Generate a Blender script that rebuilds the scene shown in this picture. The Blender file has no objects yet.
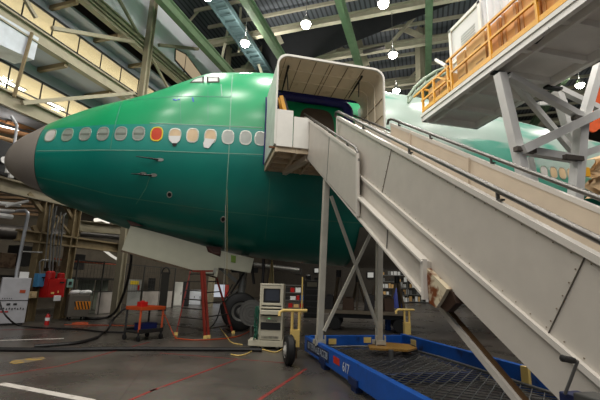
import bpy, math, random
import numpy as np
from mathutils import Vector, Matrix
random.seed(7)
SC = bpy.context.scene
COL = SC.collection
V = Vector
# ------------------------------------------------------------------ camera (world: X = aft along the aircraft, Y = away, Z = up)
F = 385.0; PITCH = math.radians(12.4); ROLL = math.radians(1.6); YAW = math.radians(13.2); EYE = V((0, 0, 1.55))
_fw0 = V((math.sin(YAW), math.cos(YAW), 0)); _ri0 = V((math.cos(YAW), -math.sin(YAW), 0))
FW = _fw0 * math.cos(PITCH) + V((0, 0, math.sin(PITCH)))
_up0 = _ri0.cross(FW)
RI = _ri0 * math.cos(ROLL) + _up0 * math.sin(ROLL)
UP = -_ri0 * math.sin(ROLL) + _up0 * math.cos(ROLL)
cam = bpy.data.cameras.new('camera'); cam.sensor_width = 36; cam.lens = 36 * F / 600; cam.clip_start = .05; cam.clip_end = 300
co = bpy.data.objects.new('camera', cam); COL.objects.link(co)
m = Matrix((RI, UP, -FW)).transposed().to_4x4(); m.translation = EYE; co.matrix_world = m
SC.camera = co

# ------------------------------------------------------------------ measuring helpers: where a sight line meets a plane of the hangar
def ray(x, y): return RI * ((x - 300) / F) + UP * ((200 - y) / F) + FW
def hit(x, y, p0, n):
    d = ray(x, y); return EYE + d * ((V(p0) - EYE).dot(V(n)) / d.dot(V(n)))
def PX(x, y, X): return hit(x, y, (X, 0, 0), (1, 0, 0))
def PY(x, y, Y): return hit(x, y, (0, Y, 0), (0, 1, 0))
def PZ(x, y, Z=0.0): return hit(x, y, (0, 0, Z), (0, 0, 1))
HG = math.radians(31.2)
G1 = V((math.sin(HG), math.cos(HG), 0)); G2 = V((math.cos(HG), -math.sin(HG), 0))   # hangar axes
def G(s, u, z=0.0): return G1 * s + G2 * u + V((0, 0, z))
def PU(x, y, u): return hit(x, y, G2 * u, G2)
def PS(x, y, s): return hit(x, y, G1 * s, G1)
def su(p): return p.dot(G1), p.dot(G2), p.z
RG = Matrix((G2, G1, V((0, 0, 1)))).transposed()          # local x = G2, y = G1
I3 = Matrix.Identity(3)

# ------------------------------------------------------------------ mesh builder
class MB:
    def __init__(s): s.v = []; s.f = []
    def add(s, vs, fs):
        b = len(s.v); s.v += [V(p) for p in vs]; s.f += [tuple(b + i for i in f) for f in fs]; return s
    def box(s, c, sx, sy, sz, R=I3):
        c = V(c); vs = [c + R @ V((dx * sx / 2, dy * sy / 2, dz * sz / 2)) for dz in (-1, 1) for dy in (-1, 1) for dx in (-1, 1)]
        return s.add(vs, [(0, 2, 3, 1), (4, 5, 7, 6), (0, 1, 5, 4), (2, 6, 7, 3), (0, 4, 6, 2), (1, 3, 7, 5)])
    def bar(s, p, q, w, h, up=(0, 0, 1)):
        p = V(p); q = V(q); d = (q - p); L = d.length; d.normalize(); u = V(up)
        if abs(d.dot(u)) > .98: u = V((1, 0, 0))
        sd = d.cross(u).normalized(); u2 = sd.cross(d).normalized()
        R = Matrix((sd, d, u2)).transposed()
        return s.box((p + q) / 2, w, L, h, R)
    def ibeam(s, p, q, w, h, t=.03, up=(0, 0, 1)):
        u = V(up); p = V(p); q = V(q)
        d = (q - p).normalized(); sd = d.cross(u).normalized(); u2 = sd.cross(d).normalized()
        s.bar(p + u2 * (h / 2 - t / 2), q + u2 * (h / 2 - t / 2), w, t, up)
        s.bar(p - u2 * (h / 2 - t / 2), q - u2 * (h / 2 - t / 2), w, t, up)
        return s.bar(p, q, t, h - 2 * t, up)
    def prism(s, poly, ext):
        poly = [V(p) for p in poly]; e = V(ext); n = len(poly)
        return s.add(poly + [p + e for p in poly], [tuple(range(n))[::-1], tuple(range(n, 2 * n))] + [(i, (i + 1) % n, n + (i + 1) % n, n + i) for i in range(n)])
    def tube(s, pts, r, n=8, closed=False):
        pts = [V(p) for p in pts]; N = len(pts); rings = []; prev = None
        for i, p in enumerate(pts):
            if closed: d = pts[(i + 1) % N] - pts[i - 1]
            else: d = pts[min(i + 1, N - 1)] - pts[max(i - 1, 0)]
            d.normalize()
            if prev is None: a = d.orthogonal().normalized()
            else:
                a = prev - d * prev.dot(d)
                a = a.normalized() if a.length > 1e-6 else d.orthogonal().normalized()
            prev = a; b = d.cross(a); rr = r[i] if isinstance(r, (list, tuple)) else r
            rings.append([p + (a * math.cos(2 * math.pi * k / n) + b * math.sin(2 * math.pi * k / n)) * rr for k in range(n)])
        vs = [q for ring in rings for q in ring]; fs = []
        for i in range(N if closed else N - 1):
            j = (i + 1) % N
            for k in range(n): fs.append((i * n + k, i * n + (k + 1) % n, j * n + (k + 1) % n, j * n + k))
        if not closed: fs += [tuple(range(n))[::-1], tuple((N - 1) * n + k for k in range(n))]
        return s.add(vs, fs)
    def cyl(s, p, q, r, r2=None, n=20):
        p = V(p); q = V(q); return s.tube([p, q], [r, r if r2 is None else r2], n)
    def lathe(s, c, axis, prof, n=28):
        """prof: (offset along the axis, radius) pairs"""
        ax = V(axis).normalized(); a = ax.orthogonal().normalized(); b = ax.cross(a); c = V(c); N = len(prof)
        vs = [c + ax * h + (a * math.cos(2 * math.pi * k / n) + b * math.sin(2 * math.pi * k / n)) * r for h, r in prof for k in range(n)]
        fs = [(i * n + k, i * n + (k + 1) % n, (i + 1) * n + (k + 1) % n, (i + 1) * n + k) for i in range(N - 1) for k in range(n)]
        fs += [tuple(range(n))[::-1], tuple((N - 1) * n + k for k in range(n))]
        return s.add(vs, fs)
    def sphere(s, c, r, n=14, k=8, sz=1.0):
        return s.lathe(c, (0, 0, 1), [(-r * sz * math.cos(math.pi * i / k), max(r * math.sin(math.pi * i / k), r * .01)) for i in range(k + 1)], n)
    def grid(s, rows):
        """rows: equal-length lists of points"""
        n = len(rows[0]); vs = [p for r in rows for p in r]
        return s.add(vs, [(i * n + k, i * n + k + 1, (i + 1) * n + k + 1, (i + 1) * n + k) for i in range(len(rows) - 1) for k in range(n - 1)])
    def build(s, name, mat, parent=None, smooth=False, bevel=0.0, origin=None):
        if parent is not None: o0 = ORG[parent]
        elif origin is not None: o0 = V(origin)
        else:
            xs = [p.x for p in s.v]; ys = [p.y for p in s.v]; o0 = V(((min(xs) + max(xs)) / 2, (min(ys) + max(ys)) / 2, min(p.z for p in s.v)))
        me = bpy.data.meshes.new(name); me.from_pydata([p - o0 for p in s.v], [], s.f)
        import bmesh
        bm = bmesh.new(); bm.from_mesh(me); bmesh.ops.recalc_face_normals(bm, faces=bm.faces); bm.to_mesh(me); bm.free()
        me.materials.append(mat)
        if smooth:
            me.polygons.foreach_set('use_smooth', [True] * len(me.polygons)); me.set_sharp_from_angle(angle=math.radians(38))
        o = bpy.data.objects.new(name, me); COL.objects.link(o)
        if parent is not None: o.parent = parent
        else: o.location = o0
        ORG[o] = o0
        if bevel:
            b = o.modifiers.new('bevel', 'BEVEL'); b.width = bevel; b.segments = 2; b.limit_method = 'ANGLE'
        return o
ORG = {}
def tag(o, label=None, cat=None, group=None, kind=None):
    if label: o['label'] = label
    if cat: o['category'] = cat
    if group: o['group'] = group
    if kind: o['kind'] = kind
    return o
def thing(name, label, cat, loc, group=None):
    o = bpy.data.objects.new(name, None); COL.objects.link(o); o.location = V(loc); ORG[o] = V(loc); o.empty_display_size = .2
    return tag(o, label, cat, group)
def struct(mb, name, mat, label=None, **k):
    o = mb.build(name, mat, **k); o['kind'] = 'structure'
    if label: o['label'] = label
    return o
def copy_tree(o, parent=None):
    c = o.copy(); COL.objects.link(c)
    if parent is not None: c.parent = parent
    for ch in [x for x in o.children]: copy_tree(ch, c)
    return c
def text(name, body, size, loc, xd, yd, mat, parent, stretch=1.0, align='LEFT'):
    cu = bpy.data.curves.new(name, 'FONT'); cu.body = body; cu.size = size; cu.extrude = .0015; cu.align_x = align; cu.align_y = 'CENTER'
    cu.materials.append(mat)
    o = bpy.data.objects.new(name, cu); COL.objects.link(o); o.parent = parent
    xd = V(xd).normalized(); yd = V(yd).normalized(); zd = xd.cross(yd)
    M = Matrix((xd * stretch, yd, zd)).transposed().to_4x4(); M.translation = V(loc) - ORG[parent]
    me = bpy.data.meshes.new_from_object(o.evaluated_get(bpy.context.evaluated_depsgraph_get())); bpy.data.objects.remove(o)
    me.transform(M); me.name = name; me.materials.clear(); me.materials.append(mat)
    o = bpy.data.objects.new(name, me); COL.objects.link(o); o.parent = parent; ORG[o] = ORG[parent]
    return o

# ------------------------------------------------------------------ materials
def lin(c): return tuple(((x / 255) / 12.92 if x / 255 <= .04045 else ((x / 255 + .055) / 1.055) ** 2.4) for x in c)
MATS = {}
def mat(name, rgb, rough=.5, metal=0.0, var=.12, scale=3.0, bump=0.0, spec=.5, coat=0.0, rgb2=None, dirt=None, stretch=None):
    """paint or metal with a procedural mottling between two close tones, optional dirt patches"""
    if name in MATS: return MATS[name]
    M = bpy.data.materials.new(name); M.use_nodes = True; nt = M.node_tree; N = nt.nodes; L = nt.links
    b = N['Principled BSDF']; c = lin(rgb)
    b.inputs['Roughness'].default_value = rough; b.inputs['Metallic'].default_value = metal
    b.inputs['Specular IOR Level'].default_value = spec; b.inputs['Coat Weight'].default_value = coat
    tc = N.new('ShaderNodeTexCoord'); nz = N.new('ShaderNodeTexNoise'); nz.inputs['Scale'].default_value = scale; nz.inputs['Detail'].default_value = 6
    src = tc.outputs['Object']
    if stretch:
        mp = N.new('ShaderNodeMapping'); mp.inputs['Scale'].default_value = stretch; L.new(src, mp.inputs[0]); src = mp.outputs[0]
    L.new(src, nz.inputs['Vector'])
    rp = N.new('ShaderNodeValToRGB'); rp.color_ramp.elements[0].position = .3; rp.color_ramp.elements[1].position = .7
    c2 = lin(rgb2) if rgb2 else tuple(min(1, x * (1 + var)) for x in c); c1 = c if rgb2 else tuple(x * (1 - var) for x in c)
    rp.color_ramp.elements[0].color = (*c1, 1); rp.color_ramp.elements[1].color = (*c2, 1)
    L.new(nz.outputs['Fac'], rp.inputs['Fac']); out = rp.outputs['Color']
    if dirt:
        drgb, amount, dscale = dirt
        n2 = N.new('ShaderNodeTexNoise'); n2.inputs['Scale'].default_value = dscale; n2.inputs['Detail'].default_value = 8; L.new(tc.outputs['Object'], n2.inputs['Vector'])
        r2 = N.new('ShaderNodeValToRGB'); r2.color_ramp.elements[0].position = 1 - amount; r2.color_ramp.elements[1].position = min(1, 1 - amount + .12)
        L.new(n2.outputs['Fac'], r2.inputs['Fac'])
        mx = N.new('ShaderNodeMix'); mx.data_type = 'RGBA'; mx.inputs['B'].default_value = (*lin(drgb), 1)
        L.new(out, mx.inputs['A']); L.new(r2.outputs['Color'], mx.inputs['Factor']); out = mx.outputs['Result']
    L.new(out, b.inputs['Base Color'])
    if bump:
        bp = N.new('ShaderNodeBump'); bp.inputs['Strength'].default_value = bump; bp.inputs['Distance'].default_value = .02
        L.new(nz.outputs['Fac'], bp.inputs['Height']); L.new(bp.outputs['Normal'], b.inputs['Normal'])
    MATS[name] = M; return M
def emit(name, rgb, strength):
    M = bpy.data.materials.new(name); M.use_nodes = True; nt = M.node_tree; nt.nodes.clear()
    e = nt.nodes.new('ShaderNodeEmission'); e.inputs[0].default_value = (*lin(rgb), 1); e.inputs[1].default_value = strength
    o = nt.nodes.new('ShaderNodeOutputMaterial'); nt.links.new(e.outputs[0], o.inputs[0]); return M
def glass(name, tint=(235, 240, 240), refl=.08):
    M = bpy.data.materials.new(name); M.use_nodes = True; nt = M.node_tree; nt.nodes.clear()
    t = nt.nodes.new('ShaderNodeBsdfTransparent'); t.inputs[0].default_value = (*lin(tint), 1)
    g = nt.nodes.new('ShaderNodeBsdfGlossy'); g.inputs['Roughness'].default_value = .05
    x = nt.nodes.new('ShaderNodeMixShader'); x.inputs[0].default_value = refl
    o = nt.nodes.new('ShaderNodeOutputMaterial')
    nt.links.new(t.outputs[0], x.inputs[1]); nt.links.new(g.outputs[0], x.inputs[2]); nt.links.new(x.outputs[0], o.inputs[0]); return M

TAN = mat('tan_steel', (168, 162, 142), .55, var=.1)
TANM = mat('mezzanine_steel', (152, 144, 122), .6, var=.1)
TAN_D = mat('worn_tan_steel', (128, 112, 82), .6, var=.15, scale=6)
GREENB = mat('green_beam_paint', (116, 136, 108), .5)
TEALB = mat('teal_girder_paint', (62, 80, 82), .5)
WHITE = mat('white_paint', (222, 220, 212), .45, var=.05)
OFFW = mat('stair_paint', (206, 199, 188), .38, var=.04, scale=5, dirt=((160, 152, 138), .34, 1.1))
RIM = mat('stair_rim_paint', (220, 214, 204), .35, var=.04)
CREAM = mat('stair_inner_paint', (216, 200, 178), .4, var=.05)
ALU = mat('brushed_rail_metal', (116, 114, 111), .42, 1.0, var=.06, scale=8)
GREYM = mat('grey_metal', (120, 120, 118), .4, .6)
DARKM = mat('dark_metal', (46, 45, 44), .45, .3)
BLACK = mat('black_rubber', (22, 22, 22), .6, var=.3)
BLUE = mat('blue_frame_paint', (20, 84, 172), .42, var=.12, scale=5, dirt=((30, 42, 74), .4, 3.0))
NAVY = mat('navy_bumper', (20, 24, 98), .6)
YEL = mat('pale_yellow_paint', (232, 200, 118), .45, var=.08)
SAFE = mat('safety_yellow_paint', (232, 170, 50), .45, var=.1)
RED = mat('red_paint', (178, 26, 24), .4)
LADR = mat('ladder_red', (128, 40, 28), .5)
ORANGE = mat('orange_paint', (176, 70, 26), .5)
BEIGE = mat('computer_beige', (206, 200, 178), .5, var=.04)
RUST = mat('rusty_cream', (206, 190, 158), .6, rgb2=(216, 204, 176), dirt=((120, 62, 24), .52, 7.0))
BROWN = mat('brown_steel', (92, 74, 54), .6, dirt=((60, 40, 24), .5, 5.0))
UNDER = mat('landing_underside', (196, 178, 150), .6, dirt=((128, 92, 56), .42, 5.0))
WOODP = mat('plywood', (208, 140, 66), .6, rgb2=(226, 166, 92), scale=2.2, stretch=(1, .4, 4))
CARD = mat('carton_board', (214, 172, 112), .75, var=.08)
PLASTER = mat('grey_wall_paint', (160, 165, 176), .8, var=.05, scale=.6)
PALEW = mat('pale_wall_paint', (236, 239, 246), .7, var=.04, scale=.6)
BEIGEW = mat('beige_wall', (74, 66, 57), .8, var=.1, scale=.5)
INK = mat('black_ink', (26, 26, 28), .6)
PAPER = mat('paper_white', (228, 228, 226), .7, var=.03)
# ================================================================== hangar shell
def floor_mat():
    M = bpy.data.materials.new('hangar_concrete'); M.use_nodes = True; nt = M.node_tree; N = nt.nodes; L = nt.links; b = N['Principled BSDF']
    tc = N.new('ShaderNodeTexCoord'); n1 = N.new('ShaderNodeTexNoise'); n1.inputs['Scale'].default_value = .55; n1.inputs['Detail'].default_value = 9; n1.inputs['Roughness'].default_value = .65
    n2 = N.new('ShaderNodeTexNoise'); n2.inputs['Scale'].default_value = 14; n2.inputs['Detail'].default_value = 5
    L.new(tc.outputs['Object'], n1.inputs['Vector']); L.new(tc.outputs['Object'], n2.inputs['Vector'])
    r = N.new('ShaderNodeValToRGB'); e = r.color_ramp.elements
    e[0].position = .32; e[0].color = (*lin((66, 62, 58)), 1); e[1].position = .7; e[1].color = (*lin((112, 105, 98)), 1)
    L.new(n1.outputs['Fac'], r.inputs['Fac'])
    mx = N.new('ShaderNodeMix'); mx.data_type = 'RGBA'; mx.blend_type = 'MULTIPLY'; mx.inputs['Factor'].default_value = .5
    L.new(r.outputs['Color'], mx.inputs['A']); L.new(n2.outputs['Color'], mx.inputs['B'])
    br = N.new('ShaderNodeTexBrick'); br.offset = 0; br.inputs['Scale'].default_value = 1; br.inputs['Brick Width'].default_value = 6; br.inputs['Row Height'].default_value = 6
    br.inputs['Mortar Size'].default_value = .012; br.inputs['Color1'].default_value = br.inputs['Color2'].default_value = (1, 1, 1, 1); br.inputs['Mortar'].default_value = (.75, .75, .75, 1)
    L.new(tc.outputs['Object'], br.inputs['Vector'])
    m2 = N.new('ShaderNodeMix'); m2.data_type = 'RGBA'; m2.blend_type = 'MULTIPLY'; m2.inputs['Factor'].default_value = 1
    L.new(mx.outputs['Result'], m2.inputs['A']); L.new(br.outputs['Color'], m2.inputs['B']); L.new(m2.outputs['Result'], b.inputs['Base Color'])
    rr = N.new('ShaderNodeMapRange'); rr.inputs['To Min'].default_value = .16; rr.inputs['To Max'].default_value = .42
    L.new(n1.outputs['Fac'], rr.inputs['Value']); L.new(rr.outputs['Result'], b.inputs['Roughness'])
    return M
def corrugated():
    M = bpy.data.materials.new('roof_deck'); M.use_nodes = True; nt = M.node_tree; N = nt.nodes; L = nt.links; b = N['Principled BSDF']
    b.inputs['Roughness'].default_value = .6
    tc = N.new('ShaderNodeTexCoord'); mp = N.new('ShaderNodeMapping'); mp.inputs['Rotation'].default_value = (0, 0, HG)
    w = N.new('ShaderNodeTexWave'); w.bands_direction = 'X'; w.inputs['Scale'].default_value = 1.0
    L.new(tc.outputs['Object'], mp.inputs[0]); L.new(mp.outputs[0], w.inputs['Vector'])
    r = N.new('ShaderNodeValToRGB'); r.color_ramp.elements[0].color = (*lin((52, 55, 59)), 1); r.color_ramp.elements[1].color = (*lin((96, 101, 107)), 1)
    r.color_ramp.elements[0].position = .1; r.color_ramp.elements[1].position = .45
    L.new(w.outputs['Color'], r.inputs['Fac']); L.new(r.outputs['Color'], b.inputs['Base Color'])
    return M
QU = -13.7                                            # face of the mezzanine steel (hangar coordinate across)
S0 = 10.4
struct(MB().box(G(18, 9, -.1), 56, 76, .2, RG), 'floor', floor_mat(), 'polished grey concrete hangar floor')
struct(MB().box(G(18, 9, 19.1), 56, 76, .2, RG), 'ceiling', corrugated(), 'dark corrugated metal hangar roof')
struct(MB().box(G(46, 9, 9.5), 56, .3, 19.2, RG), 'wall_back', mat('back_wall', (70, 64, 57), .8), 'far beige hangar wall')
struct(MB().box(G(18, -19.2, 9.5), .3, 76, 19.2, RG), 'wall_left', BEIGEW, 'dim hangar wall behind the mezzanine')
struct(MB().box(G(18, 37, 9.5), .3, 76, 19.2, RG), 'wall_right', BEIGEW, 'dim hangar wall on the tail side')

# ---- floor markings
RLINE = mat('worn_red_line', (120, 40, 36), .5, rgb2=(146, 48, 42), scale=4, dirt=((100, 84, 78), .46, 6.0))
WLINE = mat('worn_white_line', (190, 184, 176), .5, dirt=((130, 122, 114), .42, 3.0))
YPAT = mat('worn_yellow_patch', (150, 122, 60), .6, dirt=((104, 94, 80), .56, 5.0))
def stripe(pts, w, mt, label):
    P = [PZ(x, y, 0) for x, y in pts]; b = MB()
    for p, q in zip(P, P[1:]): b.bar(p + V((0, 0, .002)), q + V((0, 0, .002)), w, .004)
    return struct(b, 'floor_marking', mt, label)
stripe([(0, 383.5), (92, 401)], .13, WLINE, 'worn white line on the floor')
stripe([(150, 391.5), (236, 360)], .05, RLINE, 'red line running towards the nose wheel')
stripe([(256, 402), (306, 369)], .06, RLINE, 'red line ending at the yellow wheel')
stripe([(0, 376), (60, 366), (150, 342)], .035, RLINE, 'faint red line across the left floor')
stripe([(126, 402), (156, 389)], .05, RLINE, 'short red line at the lower edge')
stripe([(0, 330), (60, 329), (120, 324)], .05, RLINE, 'faint red line by the columns')
stripe([(160, 353), (285, 363)], .03, RLINE, 'faint red line before the computer rack')
stripe([(0, 340.5), (64, 338.5)], .10, WLINE, 'faint white line by the columns')
yp = MB()
yp.prism([PZ(x, y, .001) for x, y in [(9, 363), (14, 360), (43, 357), (46, 359), (30, 362), (14, 364)]], (0, 0, .003))
struct(yp, 'floor_marking', YPAT, 'worn yellow patch on the concrete')

# ---- ceiling steel
for u, lab in ((-11.7, 'green roof beam nearest the mezzanine'), (-7.75, 'second green roof beam, above the cockpit'), (-3.4, 'third green roof beam, ending at the stair hood'),
               (.7, 'fourth green roof beam, near vertical in view'), (4.85, 'fifth green roof beam, behind the dock platform'), (9.0, 'sixth green roof beam, beyond the platform')):
    struct(MB().ibeam(G(2, u, 15), G(45, u, 15), .34, .62, .05), 'ceiling_beam', GREENB, lab)
for s, z in ((19.4, 17.0), (23.0, 17.0), (28.0, 17.1), (33.5, 17.2), (39.5, 17.2)):
    struct(MB().ibeam(G(s, -13.5, z - .25), G(s, 36, z + .1), .3, .42, .05), 'ceiling_beam', TAN, 'tan roof truss chord %s the green beams' % {19.4: 'nearest, above', 23.0: 'second, above', 28.0: 'third, above', 33.5: 'fourth, above', 39.5: 'farthest, above'}[s])
for i in range(22):
    s = 8.2 + i * 1.7
    struct(MB().bar(G(s, -13.5, 18.6), G(s, 36, 18.6), .12, .22), 'ceiling_purlin', TAN)
def tb(p, q, w, name='ceiling_brace', mt=TAN, h=None):
    return struct(MB().bar(p, q, w, h or w), name, mt)
# web members between the chords and the roof
for u in (-12, -8.2, -5.6, -1.6, 2.4, 6.4):
    tb(G(23.0, u, 17.0), G(23.0, u + 1.6, 18.8), .2)
tb(PS(222, 58, 19.4), PS(234, 0, 19.4), .16); tb(PS(239, 52, 19.4), PS(241, 0, 19.4), .14)
tb(PS(262, 74, 21), PS(236, 0, 21), .16); tb(PS(187, 24, 19), PS(208, 0, 19), .12)
tb(PS(320, 38, 25), PS(351, 55, 23.2), .34); tb(PS(384, 20, 25), PS(424, 38, 23.2), .34)
struct(MB().ibeam(PS(354, 28, 24.5), PS(366, 66, 24.5), .5, .5), 'ceiling_post', TAN, 'tan roof post beside the third green beam')
struct(MB().ibeam(PS(420, 10, 24.5), PS(422, 80, 24.5), .6, .5), 'ceiling_post', TAN, 'tan roof post beside the fourth green beam')
tb(PS(262, 0, 22), PS(282, 44, 22), .3); tb(PS(305, 44, 27), PS(311, 58, 27), .3)
tb(PS(404, 83, 30), PS(420, 68, 30), .14)
# dark draught curtain under the roof
curt = mat('black_draught_curtain', (26, 27, 30), .85)
struct(MB().prism([PS(x, y, 22.0) for x, y in [(262, 78), (452, 3), (452, -60), (262, -60)]], G1 * .05), 'ceiling_curtain', curt, 'black draught curtain hanging under the roof')
# crane girder with a cable tray
a0 = PZ(214, -4, 15.6); a1 = PZ(268, 76, 15.6); dd = (a1 - a0).normalized(); nn = dd.cross(V((0, 0, 1)))
b = MB()
for k in (-.42, .42): b.bar(a0 - dd * 3 + nn * k, a1 + dd * 12 + nn * k, .08, .3)
for i in range(46): b.bar(a0 + dd * (i * .5 - 3) - nn * .42, a0 + dd * (i * .5 - 3) + nn * .42, .06, .06)
b.bar(a0 - dd * 3 + V((0, 0, .14)), a1 + dd * 12 + V((0, 0, .14)), .84, .02)
struct(b, 'ceiling_cable_tray', TEALB, 'teal cable tray under the roof')
struct(MB().bar(PS(363, 52, 22.4), PS(385, 47, 22.4), .3, .12), 'ceiling_duct', ALU, 'short silver light fitting on the roof beam')

# ---- mezzanine steel, along the left side
def qs(sp, z, du=0.0): return G(S0 + sp, QU + du, z)
def hb(z, h, s0, s1, label, w=.3, du=0.0, mt=TANM): return struct(MB().ibeam(qs(s0, z, du), qs(s1, z, du), w, h, .06), 'beam', mt, label)
hb(10.46, .56, -9, 30, 'tan mezzanine beam under the upper lit windows')
hb(13.86, .34, -9, 34, 'upper rail of the twin tan mezzanine beams')
hb(13.40, .30, -9, 34, 'lower rail of the twin tan mezzanine beams')
hb(7.6, .58, -9, 30, 'tan mezzanine beam above the brown pipe racks')
hb(4.62, .5, -9, 12, 'tan beam behind the grey nose cone')
hb(3.0, .42, -.5, 4.4, 'short tan beam between the floor columns', mt=TAN_D)
for sp, z1, w, lab in ((.41, 4.4, .3, 'tan floor column beside the white cabinet'), (1.72, 4.4, .3, 'tan floor column beside the red alarm cabinet'), (4.3, 18.9, .3, 'tall tan column rising past the cockpit'), (12.5, 18.9, .3, 'tan column hidden by the fuselage')):
    struct(MB().ibeam(qs(sp, 0, .3 if z1 > 5 else 0), qs(sp, z1, .3 if z1 > 5 else 0), w, w + .02, .04, up=G1), 'column', TAN_D if z1 < 5 else TANM, lab)
# thick round pipes leaning at the columns
tb(PU(52, 28, QU + .25), PU(134, 42, QU + .25), .15, 'brace', TANM); tb(PU(22, 103, QU + .25), PU(134, 93, QU + .25), .15, 'brace', TANM)
tb(PU(32, 33, QU + .2), PU(14, 97, QU + .2), .09, 'brace', TAN_D); tb(PU(159, 45, QU + .25), PU(198, 49, QU + .25), .16, 'brace', TANM)
tb(PU(22, -6, QU + .2), PU(36, 18, QU + .2), .12, 'brace', TANM); tb(PU(117, -4, QU + .2), PU(137, 32, QU + .2), .12, 'brace', TANM); tb(PU(152, 58, QU + .2), PU(168, 88, QU + .2), .1, 'brace', TANM)
tb(PU(28, 193, QU), PU(45, 215, QU), .14, 'brace', TAN_D); tb(PU(62, 200, QU), PU(74, 222, QU), .12, 'brace', TAN_D)
tb(PU(33, 226, QU), PU(40, 240, QU), .14, 'brace', TAN_D); tb(PU(46, 236, QU), PU(62, 216, QU), .08, 'brace', TAN_D); tb(PU(56, 216, QU), PU(70, 234, QU), .08, 'brace', TAN_D)

WU = QU - 1.5                                         # glazing line
z_up = PU(93, 45, WU).z; z_low = PU(37, 78.5, WU).z; z_wt = PU(140, 40, WU).z
struct(MB().box(G(S0 + 8, WU - .06, (z_up + 13.7) / 2), .1, 36, 13.7 - z_up, RG), 'wall_mezzanine', PLASTER, 'grey wall band above the upper lit windows')
z_b2 = 10.3
struct(MB().box(G(S0 + 8, WU - .06, (z_low + z_b2) / 2), .1, 36, z_b2 - z_low, RG), 'wall_mezzanine', PLASTER, 'grey wall band above the lower lit windows')
struct(MB().box(G(S0 + 8, (QU + WU) / 2 - .1, 10.25), 1.7, 36, .12, RG), 'floor_mezzanine', PLASTER, 'upper mezzanine walkway slab')
struct(MB().box(G(S0 + 8, (QU + WU) / 2 - .45, 13.25), 1.0, 36, .12, RG), 'floor_mezzanine', PLASTER, 'top mezzanine walkway slab')
struct(MB().box(G(S0 + 8, (QU + WU) / 2 - .1, 7.35), 1.7, 36, .12, RG), 'floor_mezzanine', PLASTER, 'lower mezzanine walkway slab')
struct(MB().box(G(S0 + 8, QU - .3, 15.6), .1, 36, 3.3, RG), 'wall_upper', PALEW, 'pale blue grey wall above the mezzanine')
CREAMW = mat('office_cream', (228, 214, 186), .8, var=.03); FIX = emit('office_tube_light', (255, 244, 222), 14)
FRAME = mat('dark_window_frame', (44, 42, 42), .5)
PANE = glass('office_glass')
for n, (zb, zt, lab) in enumerate(((10.35, z_up, 'upper row of lit office windows on the mezzanine'), (7.45, z_low, 'lower row of lit office windows on the mezzanine'))):
    sa, sb = S0 - 9, S0 + 26
    # the office behind: ceiling, back wall, floor
    struct(MB().box(G((sa + sb) / 2, WU - 2.1, zt + .12), 4.0, sb - sa, .1, RG), 'ceiling_office', CREAMW, 'cream office ceiling, %s floor' % ('upper' if n == 0 else 'lower'))
    struct(MB().box(G((sa + sb) / 2, WU - 3.9, (zb + zt) / 2), .1, sb - sa, zt - zb + .3, RG), 'wall_office', CREAMW, 'cream office back wall, %s floor' % ('upper' if n == 0 else 'lower'))
    struct(MB().box(G((sa + sb) / 2, WU - 2.1, zb - .05), 4.0, sb - sa, .1, RG), 'floor_office', CREAMW, 'office floor slab, %s floor' % ('upper' if n == 0 else 'lower'))
    w = thing('window_%d' % (n + 1), lab, 'window', G(S0 + 3, WU, zb)); w['kind'] = 'structure'
    fr = MB()
    for z in (zb + .04, zt - .05, zb + (zt - zb) * .62): fr.bar(G(sa, WU, z), G(sb, WU, z), .05, .05 if z > zb + .5 and z < zt - .1 else .1)
    k = sa
    while k < sb:
        fr.bar(G(k, WU, zb), G(k, WU, zt), .045, .045); k += 1.35
    fr.build('window_frame', FRAME, w)
    MB().box(G((sa + sb) / 2, WU + .0, (zb + zt) / 2), .012, sb - sa, zt - zb, RG).build('window_pane', PANE, w)
    for i, sp in enumerate((-1.6, .4, 2.4, 4.4, 6.6, 9)):
        t = thing('office_light', 'tube light in the %s office ceiling, %s' % ('upper' if n == 0 else 'lower', ('at the frame edge', 'second along the windows', 'third along the windows', 'fourth along the windows', 'fifth, by the tall column', 'sixth, beyond the column')[i]), 'ceiling light', G(S0 + sp, WU - 1.6, zt + .06), 'tube lights in the mezzanine offices')
        MB().box(G(S0 + sp, WU - 1.6, zt + .01), .16, .9, .03, RG).build('diffuser', FIX, t)
        MB().box(G(S0 + sp, WU - 1.6, zt + .04), .24, 1.0, .04, RG).build('housing', WHITE, t)
    la = bpy.data.lights.new('office_glow', 'AREA'); la.shape = 'RECTANGLE'; la.size = 1.2; la.size_y = 22; la.energy = 430; la.color = (1, .9, .74)
    lo = bpy.data.objects.new('office_glow', la); COL.objects.link(lo); lo.matrix_world = Matrix.Translation(G(S0 + 4, WU - 2.0, zb + .35)) @ (RG @ Matrix.Rotation(math.pi, 3, 'X')).to_4x4()
# a lit window high on the pale wall
wq = [PU(x, y, QU - .2) for x, y in [(175.5, 49), (186, 54.5), (199, 72), (205, 80), (192, 79), (175, 60)]]
w = thing('window_3', 'lit slanting window in the pale wall behind the cockpit roof', 'window', wq[0]); w['kind'] = 'structure'
fr = MB()
for p, q in zip(wq, wq[1:] + wq[:1]): fr.bar(p, q, .07, .07)
fr.bar(PU(186, 54.5, QU - .2), PU(184, 72, QU - .2), .07, .07); fr.build('window_frame', FRAME, w)
MB().prism(wq, G2 * .02).build('window_pane', emit('lit_blind', (206, 186, 152), .6), w)
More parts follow.
